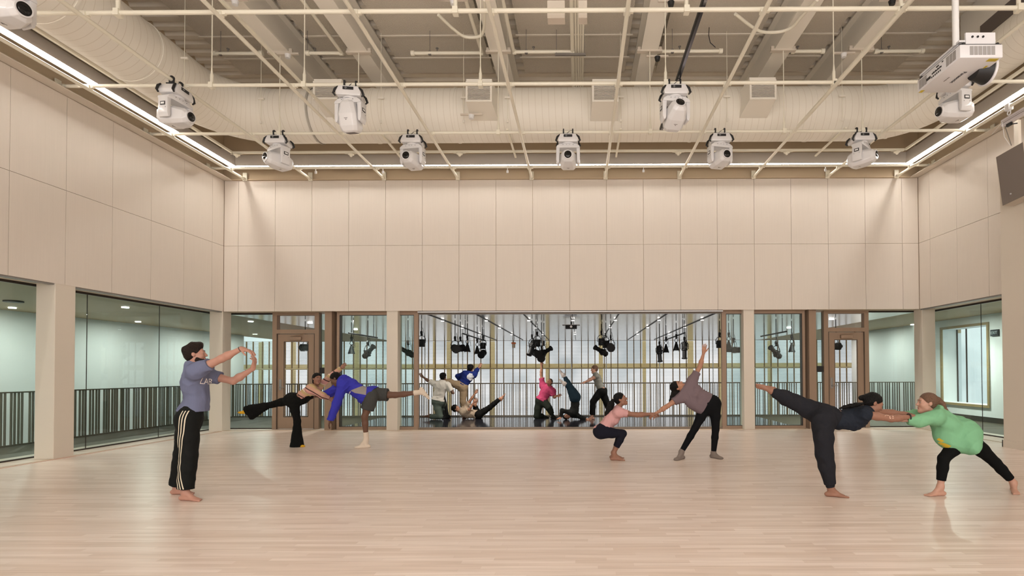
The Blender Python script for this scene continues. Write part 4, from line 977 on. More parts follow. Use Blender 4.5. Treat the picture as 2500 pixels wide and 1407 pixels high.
# ================================================================== people: joints as (picture x, picture y, distance offset)
# R = the person's right, L = left.  face / up: head directions.  hand: (finger direction, palm normal, thumb sign, curl)
PEOPLE = [
 dict(id='teacher', Y=6.08, sc=1.0, J=dict(P=(465,1018,0), C=(476,938,0), N=(470,893,.0), H=(477,865,.0),
   SR=(478,907,-.17), ER=(541,876,-.16), WR=(589,852,-.14), SL=(499,914,.16), EL=(569,931,.20), WL=(617,901,.20),
   HR=(460,1026,-.09), HL=(459,1026,.09), KR=(461,1113,-.11), KL=(446,1108,.14), AR=(452,1200,-.12), AL=(432,1190,.18)),
   face=(.86,.46,.10), up=(-.10,0,1), fR=(1,-.12,0), fL=(1,.05,0)),
 dict(id='stripes', Y=10.28, sc=.93, J=dict(P=(713,977,0), C=(757,958,0), N=(769,947,.02), H=(774,925,-.04),
   SR=(758,950,-.16), ER=(788,966,-.20), WR=(803,973,-.12), SL=(778,944,.16), EL=(806,921,.20), WL=(832,899,.22),
   HR=(716,980,-.09), HL=(713,976,.09), KR=(726,1029,-.06), KL=(662,989,.10), AR=(724,1079,-.04), AL=(605,1002,.12)),
   face=(.75,-.62,-.02), up=(.1,.05,1), fR=(1,-.25,0), fL=(-.80,0,.05), dnL=(-.30,0,-.95)),
 dict(id='blue_jacket', Y=10.10, sc=1.03, J=dict(P=(905,963,0), C=(856,943,0), N=(834,930,.0), H=(819,925,.0),
   SL=(838,940,-.18), EL=(822,984,-.22), WL=(807,1025,-.22), SR=(832,938,.18), ER=(805,960,.20), WR=(785,966,.15),
   HL=(906,972,-.09), HR=(909,963,.09), KL=(890,1018,-.10), KR=(965,965,.12), AL=(894,1072,-.05), AR=(1027,958,.14)),
   face=(-.80,-.10,-.60), up=(-.55,0,.83), fL=(-1,-.25,0), fR=(.55,0,-.80), dnR=(.83,0,.55)),
 dict(id='pink_squat', Y=8.66, sc=.93, J=dict(P=(1467,1053,0), C=(1495,1020,0), N=(1508,999,0), H=(1515,975,0),
   SR=(1510,1007,-.15), ER=(1555,1013,-.14), WR=(1588,1011,-.08), SL=(1512,1008,.15), EL=(1556,1014,.13), WL=(1590,1012,.05),
   HR=(1468,1057,-.09), HL=(1468,1057,.09), KR=(1521,1059,-.12), KL=(1518,1058,.14), AR=(1499,1106,-.09), AL=(1497,1105,.10)),
   face=(.95,-.12,.30), up=(-.32,0,.95), fR=(1,-.10,0), fL=(1,.06,0)),
 dict(id='grey_tee', Y=8.76, sc=.95, J=dict(P=(1735,985,0), C=(1693,960,.0), N=(1671,950,.0), H=(1654,944,.0),
   SR=(1658,972,-.02), ER=(1628,993,-.05), WR=(1601,1010,-.07), SL=(1690,931,.02), EL=(1709,895,.03), WL=(1718,862,.03),
   HR=(1724,992,.0), HL=(1746,988,.0), KR=(1697,1046,-.04), KL=(1747,1049,.0), AR=(1664,1103,-.10), AL=(1742,1106,.02)),
   face=(.42,-.42,.80), up=(-.90,-.10,.42), fR=(-.80,-.75,0), fL=(.60,-.80,0)),
 dict(id='arabesque', Y=6.12, sc=.97, J=dict(P=(2014,1016,0), C=(2082,1022,0), N=(2117,1006,0), H=(2133,985,0),
   SR=(2112,1012,-.16), ER=(2176,1023,-.17), WR=(2223,1018,-.14), SL=(2118,1004,.17), EL=(2165,1008,.20), WL=(2206,1010,.16),
   HR=(2008,1026,-.09), HL=(2008,1018,.09), KR=(2013,1112,-.08), KL=(1937,981,.10), AR=(2028,1191,-.05), AL=(1884,956,.14)),
   face=(.93,-.15,-.50), up=(.45,0,.88), fR=(1,-.30,0), fL=(-.97,0,.12), dnL=(.1,.75,.65)),
 dict(id='green_hoodie', Y=6.18, sc=.97, J=dict(P=(2347,1060,0), C=(2305,1030,0), N=(2277,1010,0), H=(2263,984,0),
   SL=(2284,1018,-.16), EL=(2243,1029,-.20), WL=(2210,1025,-.16), SR=(2276,1012,.17), ER=(2236,1015,.18), WR=(2206,1015,.16),
   HL=(2350,1070,-.09), HR=(2362,1068,.09), KL=(2304,1120,-.08), KR=(2430,1130,.10), AL=(2296,1187,-.08), AR=(2474,1178,.10)),
   face=(-.93,.18,.03), up=(-.03,0,1), fL=(-1,-.12,0), fR=(-.55,-.95,0)),
 # in the gallery
 dict(id='kneeling_white', Y=16.0, sc=1.0, J=dict(P=(1069,978,0), C=(1077,945,0), N=(1080,932,0), H=(1082,921,0),
   SL=(1063,938,0), EL=(1045,930,.05), WL=(1033,921,.05), SR=(1093,941,0), ER=(1106,960,-.05), WR=(1098,944,.05),
   HL=(1064,983,0), HR=(1074,983,0), KL=(1074,1017,-.12), KR=(1084,990,.35), AL=(1049,1018,.0), AR=(1086,1016,.35)),
   face=(.25,.95,.1), up=(0,0,1), fL=(-.95,0,-.35), dnL=(-.35,0,.9), fR=(.6,.5,0)),
 dict(id='blue_hoodie', Y=16.5, sc=1.0, J=dict(P=(1128,942,0), C=(1142,920,0), N=(1147,910,0), H=(1149,900,0),
   SL=(1135,913,0), EL=(1117,919,.1), WL=(1121,928,.15), SR=(1157,916,0), ER=(1163,906,.02), WR=(1169,898,.02),
   HL=(1123,944,0), HR=(1132,946,0), KL=(1099,933,-.10), KR=(1130,980,.0), AL=(1076,931,-.2), AR=(1132,1013,.05)),
   face=(.25,.95,.1), up=(.05,0,1), fL=(-1,0,-.2), fR=(.3,.9,0)),
 dict(id='lying_sand', Y=16.2, sc=1.0, J=dict(P=(1167,1013,0), C=(1142,1010,0), N=(1125,1003,0), H=(1113,998,0),
   SL=(1132,1002,.16), EL=(1149,977,.14), WL=(1160,961,.12), SR=(1131,1008,-.16), ER=(1146,1000,-.2), WR=(1157,982,-.2),
   HL=(1168,1013,.09), HR=(1169,1013,-.09), KL=(1163,1000,.32), KR=(1196,995,-.06), AL=(1158,988,.2), AR=(1222,973,-.05)),
   face=(.75,-.1,.66), up=(-.8,0,.6), fR=(.45,0,.9), dnR=(.9,0,-.45), fL=(.25,0,1), dnL=(1,0,-.1)),
 dict(id='pink_kneeling', Y=16.2, sc=1.0, J=dict(P=(1322,978,0), C=(1334,954,0), N=(1341,944,-.04), H=(1342,933,-.12),
   SL=(1325,942,.05), EL=(1321,915,.05), WL=(1322,893,.05), SR=(1349,955,-.03), ER=(1353,970,-.05), WR=(1360,967,-.1),
   HL=(1316,982,0), HR=(1328,982,0), KL=(1311,1016,-.05), KR=(1340,996,-.15), AL=(1325,1015,.2), AR=(1350,1016,-.05)),
   face=(-.15,-.75,.62), up=(.25,.4,.88), fL=(.9,.3,0), dnL=(0,0,-1), fR=(.85,-.5,0)),
 dict(id='shoulder_stand', Y=15.8, sc=1.0, J=dict(P=(1405,971,0), C=(1402,1003,0), N=(1396,1015,0), H=(1384,1017,0),
   SL=(1395,1008,-.15), EL=(1372,1003,-.18), WL=(1369,1020,-.18), SR=(1403,1013,.12), ER=(1420,1020,.0), WR=(1432,1024,-.05),
   HL=(1402,973,-.08), HR=(1407,969,.08), KL=(1391,945,-.05), KR=(1390,943,.10), AL=(1379,936,-.10), AR=(1376,915,.12)),
   face=(-.2,-.85,.25), up=(-.95,.1,-.25), fL=(-.55,0,.8), dnL=(-.7,0,-.5), fR=(-.35,0,.93), dnR=(-.93,0,-.3)),
 dict(id='grey_tank', Y=15.95, sc=1.0, J=dict(P=(1469,954,0), C=(1459,927,0), N=(1453,912,0), H=(1451,902,0),
   SL=(1456,919,-.16), EL=(1443,927,-.18), WL=(1430,933,-.16), SR=(1455,918,.16), ER=(1442,926,.18), WR=(1431,932,.16),
   HL=(1466,957,-.09), HR=(1471,957,.09), KL=(1448,981,-.10), KR=(1481,985,.10), AL=(1446,1015,-.08), AR=(1492,1013,.14)),
   face=(-.97,-.1,-.1), up=(-.12,0,1), fL=(-1,-.2,0), fR=(-.8,-.3,0)),
]
# ------------------------------------------------------------------ signed-distance modelling, meshed with surface nets
from mathutils.bvhtree import BVHTree
V = lambda *a: np.array(a, dtype=float)
def nrm(v): v = np.array(v, dtype=float); return v/max(1e-9, np.linalg.norm(v))
def cap(a, b, ra, rb=None, k=.02, flat=False): return ('cap', np.array(a, float), np.array(b, float), ra, ra if rb is None else rb, k, flat)
def ell(c, ax, r, k=.02, sub=False): return ('ell', np.array(c, float), np.array(ax, float), np.array(r, float), k, sub)
I3 = np.eye(3)
def sph(c, r, k=.02, sub=False): return ell(c, I3, (r, r, r), k, sub)
def chain(pts, rs, k=.02, flat=False):
    return [cap(pts[i], pts[i+1], rs[i], rs[i+1], k, flat and i == len(pts)-2) for i in range(len(pts)-1)]
def pb_(p):
    if p[0] == 'cap':
        r = max(p[3], p[4]); return np.minimum(p[1], p[2])-r, np.maximum(p[1], p[2])+r
    r = np.max(p[3]); return p[1]-r, p[1]+r
def ev(p, X, Y, Z):
    if p[0] == 'cap':
        a, b, ra, rb = p[1:5]; ba = b-a; L2 = max(1e-9, ba@ba)
        x, y, z = X-a[0], Y-a[1], Z-a[2]
        t = (x*ba[0]+y*ba[1]+z*ba[2])/L2; tc = np.clip(t, 0, 1)
        d = np.sqrt((x-tc*ba[0])**2+(y-tc*ba[1])**2+(z-tc*ba[2])**2)-(ra+(rb-ra)*tc)
        if p[6]: d = np.maximum(d, (t-1)*math.sqrt(L2))
        return d
    c, ax, r = p[1], p[2], p[3]; x, y, z = X-c[0], Y-c[1], Z-c[2]
    q = [ax[i][0]*x+ax[i][1]*y+ax[i][2]*z for i in range(3)]
    k0 = np.sqrt(sum((q[i]/r[i])**2 for i in range(3))); k1 = np.sqrt(sum((q[i]/r[i]**2)**2 for i in range(3)))+1e-9
    return k0*(k0-1)/k1
def field(groups, res, ripple=None, shell=None):
    """groups: [(prims, cuts, k)] ; cuts: (point, normal) removes the side the normal points to"""
    lo = np.min([pb_(p)[0] for g in groups for p in g[0]], axis=0)-res*4; hi = np.max([pb_(p)[1] for g in groups for p in g[0]], axis=0)+res*4
    n = np.ceil((hi-lo)/res).astype(int)+1
    F = np.full(n, .3, np.float32)
    ax = [lo[i]+res*np.arange(n[i]) for i in range(3)]
    for prims, cuts, kg in groups:
        G = np.full(n, .3, np.float32) if len(groups) > 1 else F
        glo, ghi = n.copy(), np.zeros(3, int)
        for p in prims:
            a, b = pb_(p); k = p[5] if p[0] == 'cap' else p[4]; pad = k+res*3.5
            i0 = np.clip(np.floor((a-pad-lo)/res).astype(int), 0, n-1); i1 = np.clip(np.ceil((b+pad-lo)/res).astype(int)+1, 1, n)
            glo = np.minimum(glo, i0); ghi = np.maximum(ghi, i1)
            s = tuple(slice(i0[i], i1[i]) for i in range(3))
            X, Y, Z = np.meshgrid(*[ax[i][s[i]] for i in range(3)], indexing='ij', sparse=True)
            d = ev(p, X, Y, Z).astype(np.float32); g = G[s]
            if p[0] == 'ell' and p[5]:
                h = np.maximum(k-np.abs(-d-g), 0)/k; G[s] = np.maximum(-d, g)+h*h*k*.25
            else:
                h = np.maximum(k-np.abs(d-g), 0)/k; G[s] = np.minimum(d, g)-h*h*k*.25
        s = tuple(slice(glo[i], ghi[i]) for i in range(3))
        if ripple:
            amp, sc, seed = ripple; Gs = G[s]; m = np.abs(Gs) < amp*3+res*2; P = lo+(np.argwhere(m)+glo)*res; rg = np.random.RandomState(seed)
            v = np.zeros(len(P))
            for j in range(6):
                d = nrm(rg.normal(size=3))*sc*rg.uniform(.7, 2.2); w = nrm(rg.normal(size=3))*sc*.5
                v += (1-2*np.abs(np.sin(P@d+1.8*np.sin(P@w+rg.uniform(0, 6))+rg.uniform(0, 6))))*(.5+.5*np.sin(P@(w*.8)+j))
            Gs[m] += (-amp*(np.clip(v, -1.4, 2)+1.0)/1.8).astype(np.float32)
        if cuts:
            X, Y, Z = np.meshgrid(*[ax[i][s[i]] for i in range(3)], indexing='ij', sparse=True)
            for pt, nn in cuts:
                pt = np.array(pt, float); nn = nrm(nn)
                G[s] = np.maximum(G[s], ((X-pt[0])*nn[0]+(Y-pt[1])*nn[1]+(Z-pt[2])*nn[2]).astype(np.float32))
        if len(groups) > 1:
            g = G[s]; f = F[s]; h = np.maximum(kg-np.abs(g-f), 0)/kg; F[s] = np.minimum(g, f)-h*h*kg*.25
    return F, lo
def nets(F, lo, res):
    ins = F < 0
    c = [(i, j, k) for i in (0, 1) for j in (0, 1) for k in (0, 1)]
    n = np.array(F.shape)-1
    sl = lambda A, o: A[o[0]:o[0]+n[0], o[1]:o[1]+n[1], o[2]:o[2]+n[2]]
    cnt = np.zeros(n, np.int8)
    for o in c: cnt += sl(ins, o)
    act = (cnt > 0) & (cnt < 8); cells = np.argwhere(act); N = len(cells)
    vals = np.stack([sl(F, o)[act] for o in c], 1); C = np.array(c, float)
    pos = np.zeros((N, 3)); w = np.zeros(N)
    for a in range(8):
        for b in range(a+1, 8):
            if abs(C[a]-C[b]).sum() != 1: continue
            va, vb = vals[:, a], vals[:, b]; m = (va < 0) != (vb < 0)
            t = va[m]/(va[m]-vb[m]); pos[m] += C[a]+t[:, None]*(C[b]-C[a]); w[m] += 1
    P = lo+(cells+pos/w[:, None])*res
    ix = np.full(n, -1, np.int32); ix[act] = np.arange(N)
    Q = []
    for axs in range(3):
        u, v = [(1, 2), (2, 0), (0, 1)][axs]
        s0 = [slice(1, n[i]) for i in range(3)]; s0[axs] = slice(0, n[axs]); s1 = list(s0); s1[axs] = slice(1, n[axs]+1)
        a, b = ins[tuple(s0)], ins[tuple(s1)]; e = np.argwhere(a != b); fl = a[a != b]
        base = e.copy(); base[:, u] += 1; base[:, v] += 1
        def at(du, dv):
            q = base.copy(); q[:, u] -= du; q[:, v] -= dv; return ix[q[:, 0], q[:, 1], q[:, 2]]
        q = np.stack([at(1, 1), at(0, 1), at(0, 0), at(1, 0)], 1)
        q[~fl] = q[~fl][:, ::-1]; Q.append(q)
    return P, np.concatenate(Q)
def sdf_obj(name, groups, res, m, parent, label=None, ripple=None):
    if isinstance(groups[0][0], str): groups = [(groups, None, .02)]
    F, lo = field(groups, res, ripple); P, Q = nets(F, lo, res)
    o = np.array(parent.matrix_world.translation if parent.parent is None else parent.parent.location+parent.location)
    o = np.array(parent['_base']) if '_base' in parent else o
    me = bpy.data.meshes.new(name)
    me.vertices.add(len(P)); me.vertices.foreach_set('co', (P-o).ravel())
    me.loops.add(len(Q)*4); me.loops.foreach_set('vertex_index', Q.ravel().astype(np.int32))
    me.polygons.add(len(Q)); me.polygons.foreach_set('loop_start', np.arange(0, len(Q)*4, 4, dtype=np.int32))
    try: me.polygons.foreach_set('loop_total', np.full(len(Q), 4, dtype=np.int32))
    except Exception: pass
    me.update(calc_edges=True); me.validate()
    return link_mesh(name, me, m, parent, label, smooth=True)
# ------------------------------------------------------------------ anatomy
def hand(w, d, n, th, curl, s=1.0, spread=.10):
    d = nrm(d); n = nrm(np.array(n)-d*np.dot(n, d)); sd = np.cross(d, n)*th  # sd: towards the thumb
    R = []
    R.append(cap(w, w+d*.03*s, .024*s, .026*s, .015))
    R.append(ell(w+d*.055*s, [d, sd, n], (.052*s, .041*s, .016*s), .018))
    for o, L, c in ((.030, .068, .95), (.010, .078, 1.0), (-.011, .072, 1.05), (-.031, .056, 1.15)):
        p = w+d*(.088 if abs(o) < .02 else .082)*s+sd*o*s; a = 0; dd = nrm(d+sd*o*spread/.03)
        p0 = w+d*.05*s+sd*o*.8*s; R.append(cap(p0, p, .010*s, .0095*s, .010))
        for q, f in ((.44, .55), (.32, 1.0), (.27, .8)):
            a += curl*c*f; e = p+(dd*math.cos(a)+n*math.sin(a))*L*q*s; R.append(cap(p, e, .0088*s, .0082*s, .004)); p = e
    p = w+d*.022*s+sd*.022*s; q = p+(d*.6+sd*.62+n*.38)*.040*s; e = q+nrm(d*.8+sd*.35+n*.45)*.032*s; g = e+nrm(d*.85+sd*.1+n*.55)*.024*s
    R += [cap(p, q, .015*s, .0115*s, .012), cap(q, e, .0108*s, .0095*s, .005), cap(e, g, .0095*s, .0082*s, .004)]
    return R
def foot(A, t, dn, h, s=1.0, infl=0.0, toes=True, point=0.0):
    t = nrm(t); dn = nrm(np.array(dn)-t*np.dot(dn, t)); sd = np.cross(t, dn); i = infl
    S = A+dn*h  # on the sole under the ankle
    R = [cap(A, A+dn*(h-.045*s), .036*s+i, .034*s+i, .02),
         ell(S-t*.038*s-dn*(.030*s), [t, sd, dn], (.036*s+i, .031*s+i, .030*s+i), .02),
         cap(A+dn*.01, S+t*.095*s-dn*.030*s, .034*s+i, .026*s+i, .03),
         ell(S+t*.05*s-dn*.022*s, [t, sd, dn], (.09*s+i, .033*s+i, .022*s+i), .02),
         ell(S+t*.125*s-dn*.018*s, [t, sd, dn], (.045*s+i, .043*s+i, .018*s+i), .02)]
    if toes:
        for k, (o, L, r) in enumerate(((-.026, .055, .0125), (-.008, .052, .0095), (.007, .046, .009), (.020, .040, .0085), (.032, .032, .008))):
            R.append(cap(S+t*.135*s+sd*o*s-dn*.014*s, S+t*(.14+L)*s+sd*o*1.05*s-dn*.010*s, (r+.001)*s+i, r*s+i, .005))
    else: R.append(ell(S+t*.155*s-dn*.017*s, [t, sd, dn], (.042*s+i, .036*s+i, .016*s+i), .02))
    return R
def limb(a, b, c, r, kb=.03):
    """a-b-c joints, r: radii root, above joint, joint, bulge, end"""
    m = b+(c-b)*.32
    return [cap(a, a+(b-a)*.45, r[0], (r[0]+r[1])/2, kb), cap(a+(b-a)*.45, b, (r[0]+r[1])/2, r[2], kb), cap(b, m, r[2], r[3], kb), cap(m, c, r[3], r[4], kb)]
def body_frame(J):
    up = nrm(J['C']-J['P']); sl = nrm(J['SR']-J['SL']); hl = nrm(J['HR']-J['HL'])
    f1 = nrm(np.cross(up, sl)); f0 = nrm(np.cross(up, hl)); un = nrm(J['N']-J['C'])
    return up, un, sl, hl, f0, f1   # f = front of the body
def torso(J, s, i=0.0, k=.05, belly=0, bust=0, w=1.0):
    up, un, sl, hl, f0, f1 = body_frame(J); P, C, N = J['P'], J['C'], J['N']; mid = (P+C)/2
    h2 = nrm(hl-up*np.dot(hl, up)); s2 = nrm(sl-up*np.dot(sl, up)); m2 = nrm(h2+s2); fm = nrm(np.cross(up, m2))
    R = [ell(P, [h2, f0, up], ((.155*s)*w+i, .105*s+i, .115*s+i), k), ell(P-f0*.04*s-up*.03*s+h2*.06*s, I3, (.08*s+i,)*3, k), ell(P-f0*.04*s-up*.03*s-h2*.06*s, I3, (.08*s+i,)*3, k),
         ell(mid+fm*(.01+belly), [m2, fm, up], (.130*s*w+i, .10*s+i, .17*s+i), k), ell(C, [s2, f1, up], (.150*s*w+i, .108*s+i, .155*s+i), k),
         cap(J['SL']+(N-J['SL'])*.1, J['SR']+(N-J['SR'])*.1, .055*s+i, .055*s+i, k), cap(C+(N-C)*.5, N, .075*s+i, .06*s+i, k),
         cap(C+un*.03*s, J['SL'], .08*s+i, .055*s+i, k), cap(C+un*.03*s, J['SR'], .08*s+i, .055*s+i, k)]
    if bust:
        for q in (-1, 1): R.append(sph(C+f1*.078*s+s2*.062*s*q-up*.01, .046*s+i, .05))
    return R
def head_frame(sp):
    f = nrm(sp['face']); u = np.array(sp['up'], float); u = nrm(u-f*np.dot(u, f)); r = np.cross(f, u); return f, u, r
def build_person(sp, label, skin, hair, gar, res=.0055, sex='m', extra=None, hair_style=(), hands=None, foot_opts=None, belly=0):
    Y0, s = sp['Y'], sp['sc']
    J = {k: np.array(PY(v[0], v[1], Y0+v[2])) for k, v in sp['J'].items()}
    f, u, r = head_frame(sp); H = J['H']; g = .93 if sex == 'f' else 1.0; hs = .98*min(1, s*1.02)
    fo = foot_opts or {}
    base = Vector((float(J['P'][0]), float(J['P'][1]), 0 if Y0 < 13 else .004))
    E = empty('person', base, label, 'person'); E['_base'] = list(base)
    # ---- body
    B = torso(J, s*g, 0, bust=(sex == 'f'), belly=belly)
    B += [cap(J['N']-(J['N']-J['C'])*.1, H-u*.055*hs-f*.012*hs, .058*s*g, .052*s*g, .03)]
    for q in 'LR':
        B += limb(J['S'+q], J['E'+q], J['W'+q], [x*s*g for x in (.052, .042, .038, .040, .024)])
        B += limb(J['H'+q], J['K'+q], J['A'+q], [x*s*(1.0 if sex == 'm' else .955) for x in (.090, .068, .054, .053, .033)])
        a, b, c = J['H'+q], J['K'+q], J['A'+q]
        hd = (hands or {}).get(q)
        if hd: B += hand(J['W'+q], hd[0], hd[1], hd[2], hd[3], s*g*1.02)
    for q in 'LR':
        t = np.array(sp['f'+q], float); dn = sp.get('dn'+q); st = dn is None
        h = max(.05, float(J['A'+q][2]-base.z)) if st else .075*s
        dn = (0, 0, -1) if st else dn
        o = fo.get(q, 'bare')
        B += foot(J['A'+q], t, dn, h, s*g, toes=(o == 'bare'))
    # ---- head
    def L(a, b, c): return H+(r*a+f*b+u*c)*hs
    ax = [r, f, u]
    Hd = [ell(L(0, -.012, .028), ax, np.array((.074, .094, .084))*hs, .02), ell(L(0, .022, -.035), ax, np.array((.060, .066, .080))*hs, .03),
          sph(L(0, .070, -.095), .020*hs, .03), cap(L(-.045, .02, -.075), L(0, .068, -.098), .018*hs, .016*hs, .03), cap(L(.045, .02, -.075), L(0, .068, -.098), .018*hs, .016*hs, .03),
          cap(L(-.034, .076, .022), L(.034, .076, .022), .014*hs, k=.02), sph(L(-.036, .058, -.03), .026*hs, .03), sph(L(.036, .058, -.03), .026*hs, .03),
          sph(L(-.030, .099, .003), .012*hs, .014, True), sph(L(.030, .099, .003), .012*hs, .014, True),
          cap(L(0, .086, .012), L(0, .108, -.026), .008*hs, .012*hs, .012), cap(L(-.010, .096, -.030), L(.010, .096, -.030), .008*hs, k=.008),
          cap(L(-.016, .086, -.058), L(.016, .086, -.058), .008*hs, k=.008), cap(L(-.014, .083, -.067), L(.014, .083, -.067), .008*hs, k=.008),
          ell(L(.074, -.012, -.005), [r, nrm(f+u*.2), nrm(u-f*.2)], np.array((.010, .019, .031))*hs, .008), ell(L(-.074, -.012, -.005), [r, nrm(f+u*.2), nrm(u-f*.2)], np.array((.010, .019, .031))*hs, .008)]
    B += Hd
    sdf_obj('body', [(B, None, .02)], res, skin, E)
    fr = res*.8
    for q in (-1, 1):
        e = sdf_obj('eye', [([ell(L(q*.030, .0800, .004), ax, np.array((.0115, .0095, .0062))*hs, .001)], None, .01)], .003, mat('eye_white', (.42, .40, .38), .3), E)
        sdf_obj('iris', [([ell(L(q*.030, .0888, .004), ax, np.array((.0052, .0020, .0050))*hs, .001)], None, .01)], .0015, mat('iris_dark', (.02, .012, .008), .2), e) if res < .008 else None
        sdf_obj('eyebrow', [([cap(L(q*.046, .080, .026), L(q*.016, .092, .030), .0045*hs, .0055*hs, .003)], None, .01)], .003, hair, E)
    if res < .008: sdf_obj('lips', [([cap(L(-.018, .0875, -.0605), L(.018, .0875, -.0605), .0055*hs, k=.003), cap(L(-.012, .0905, -.066), L(.012, .0905, -.066), .0065*hs, k=.003)], None, .01)], .003, mat('lip_tone', s2l(150, 90, 82), .5), E)
    # ---- hair
    hp = [ell(L(0, -.020, .036), ax, np.array((.083, .100, .088))*hs, .02), ell(L(0, -.05, -.01), ax, np.array((.072, .062, .072))*hs, .03)]
    cuts = [(L(0, .052, .035), f*.80-u*.60), (L(0, -.03, -.055), -u*.9+f*.45)]
    groups = [(hp, cuts, .01)]
    rip = (.0025, 160, 3)
    for hg in hair_style:
        if hg == 'quiff': groups.append(([cap(L(-.03, .05, .10), L(.03, .055, .10), .026*hs, k=.03), cap(L(0, -.02, .115), L(0, .05, .108), .03*hs, k=.03), sph(L(0, -.09, .06), .035*hs, .03)], None, .03))
        elif hg == 'afro': groups.append(([ell(L(0, -.015, .055), ax, np.array((.096, .105, .085))*hs, .03)], [(L(0, .06, .035), f*.8-u*.6)], .02)); rip = (.008, 260, 5)
        elif hg == 'bun': groups.append(([sph(L(0, -.10, .05), .045*hs, .02)], None, .02))
        else: groups.append((hg(L, hs), None, .015))
    sdf_obj('hair', groups, .004 if res < .008 else .008, hair, E, ripple=rip)
    if extra: extra(E, J, L, hs, s, (f, u, r), res)
    # ---- clothes
    for gname, fn, gm, rip_ in gar:
        gr = fn(J, s*g)
        sdf_obj(gname, gr, max(res, .0065), gm, E, ripple=rip_)
    return E, J
def sleeve(J, q, s, frac, r0=.064, r1=.062, drop=0.0):
    a, b, c = J['S'+q], J['E'+q], J['W'+q]; rs = []
    if frac <= 1:
        e = a+(b-a)*frac; return [cap(a, e, r0*s, r1*s, .03, True)]
    e = b+(c-b)*(frac-1)
    return [cap(a, b, r0*s, (r0*.6+r1*.4)*s, .03), cap(b, e, (r0*.6+r1*.4)*s, r1*s, .03, True)]
def top(infl=.016, sl=(.5, .5), hem=.0, w=1.0, r0=.066, r1=.064, belly=0, bust=0, skirt=None, neck=.0, hem_n=None, more=None, hem_pt=None, ks=.07):
    """hem: metres below the pelvis joint along the spine where the garment ends"""
    def fn(J, s):
        up, un, sl_, hl, f0, f1 = body_frame(J)
        T = torso(J, s, infl, belly=belly, bust=bust, w=w)
        if skirt:
            T.append(ell(J['P']+up*skirt[0]+f0*skirt[3], [hl, f0, up], (skirt[1], skirt[2], .16), .06))
        if more: T += more(J, s)
        pt = J['P']-up*hem if hem_pt is None else np.array(PY(*hem_pt))
        groups = [(T, [(pt, -(up if hem_n is None else nrm(hem_n))), (J['N']+un*(.055+neck), un)], .02)]
        for q, fr in zip('LR', sl):
            if fr: groups.append((sleeve(J, q, s, fr, r0, r1), None, ks))
        return groups
    return fn
def legs(infl=.012, r=(.108, .078, .068, .066, .05), ends=(1.0, 1.0), waist=.10, k=.04, flat=True, w=1.0):
    """r: hip, mid thigh, knee, calf, hem radii"""
    def fn(J, s):
        up, un, sl_, hl, f0, f1 = body_frame(J); P = J['P']
        h2 = nrm(hl-up*np.dot(hl, up))
        T = [ell(P, [h2, f0, up], (.155*s*w+infl, .108*s+infl, .12*s+infl), k), ell(P-f0*.04*s-up*.03*s+h2*.06*s, I3, (.08*s+infl,)*3, k), ell(P-f0*.04*s-up*.03*s-h2*.06*s, I3, (.08*s+infl,)*3, k), ell(P+up*.1*s, [h2, f0, up], (.132*s+infl, .098*s+infl, .1*s), k)]
        groups = [(T, [(P+up*waist, up)], .05)]
        for q, e in zip('LR', ends):
            a, b, c = J['H'+q], J['K'+q], J['A'+q]
            if e <= 1e-6: continue
            if e < .6:
                groups.append(([cap(a, a+(b-a)*e*2, r[0]*s, r[1]*s, .03, True)], None, .05)); continue
            cc = b+(c-b)*e; m = b+(c-b)*min(.34, e*.5)
            groups.append(([cap(a, a+(b-a)*.5, r[0]*s, r[1]*s, .03), cap(a+(b-a)*.5, b, r[1]*s, r[2]*s, .03), cap(b, m, r[2]*s, max(r[3]*s, .064*s), .02), cap(m, cc, max(r[3]*s, .064*s), r[4]*s, .02, True)], None, .08))
        return groups
    return fn
def ring(name, E, c, d, R_, r_, m):
    d = Vector(d).normalized(); q = d.to_track_quat('Z', 'Y').to_matrix()
    c = Vector(c)-Vector(E['_base'])
    mb = MB().path([c+q @ Vector((R_*math.cos(a), R_*math.sin(a), 0)) for a in [2*PI*k/20 for k in range(21)]], r_, 8)
    return obj(name, mb, m, E, world=False, smooth=True)
def decal(name, E, target, pts2, org, ax, ay, dirn, m, off=.003, step=.012):
    """a flat motif (polygon in the ax/ay plane at org) laid on the cloth along dirn; the print follows the folds"""
    me_t = target.data; bv = BVHTree.FromPolygons([v.co for v in me_t.vertices], [p.vertices[:] for p in me_t.polygons])
    base = Vector(E['_base']); org = Vector(org)-base; ax, ay, dirn = Vector(ax).normalized(), Vector(ay).normalized(), Vector(dirn).normalized()
    bm = bmesh.new(); vs = [bm.verts.new((p[0], p[1], 0)) for p in pts2[0]]; bm.faces.new(vs)
    for poly in pts2[1:]: bm.faces.new([bm.verts.new((p[0], p[1], 0)) for p in poly])
    _cutproj(bm, org, ax, ay, dirn, bv, off, step)
    me = bpy.data.meshes.new(name); bm.to_mesh(me); bm.free()
    return link_mesh(name, me, m, E)
def _cutproj(bm, org, ax, ay, dirn, bv, off, step):
    xs = [v.co.x for v in bm.verts]; ys = [v.co.y for v in bm.verts]
    x = min(xs)+step
    while x < max(xs): bmesh.ops.bisect_plane(bm, geom=bm.verts[:]+bm.edges[:]+bm.faces[:], plane_co=(x, 0, 0), plane_no=(1, 0, 0)); x += step
    y = min(ys)+step
    while y < max(ys): bmesh.ops.bisect_plane(bm, geom=bm.verts[:]+bm.edges[:]+bm.faces[:], plane_co=(0, y, 0), plane_no=(0, 1, 0)); y += step
    dead = []
    for v in bm.verts:
        p = org+ax*v.co.x+ay*v.co.y; h = bv.ray_cast(p-dirn*.6, dirn)
        if h[0] is None: dead.append(v)
        else: v.co = h[0]-dirn*off
    bmesh.ops.delete(bm, geom=dead, context='VERTS')
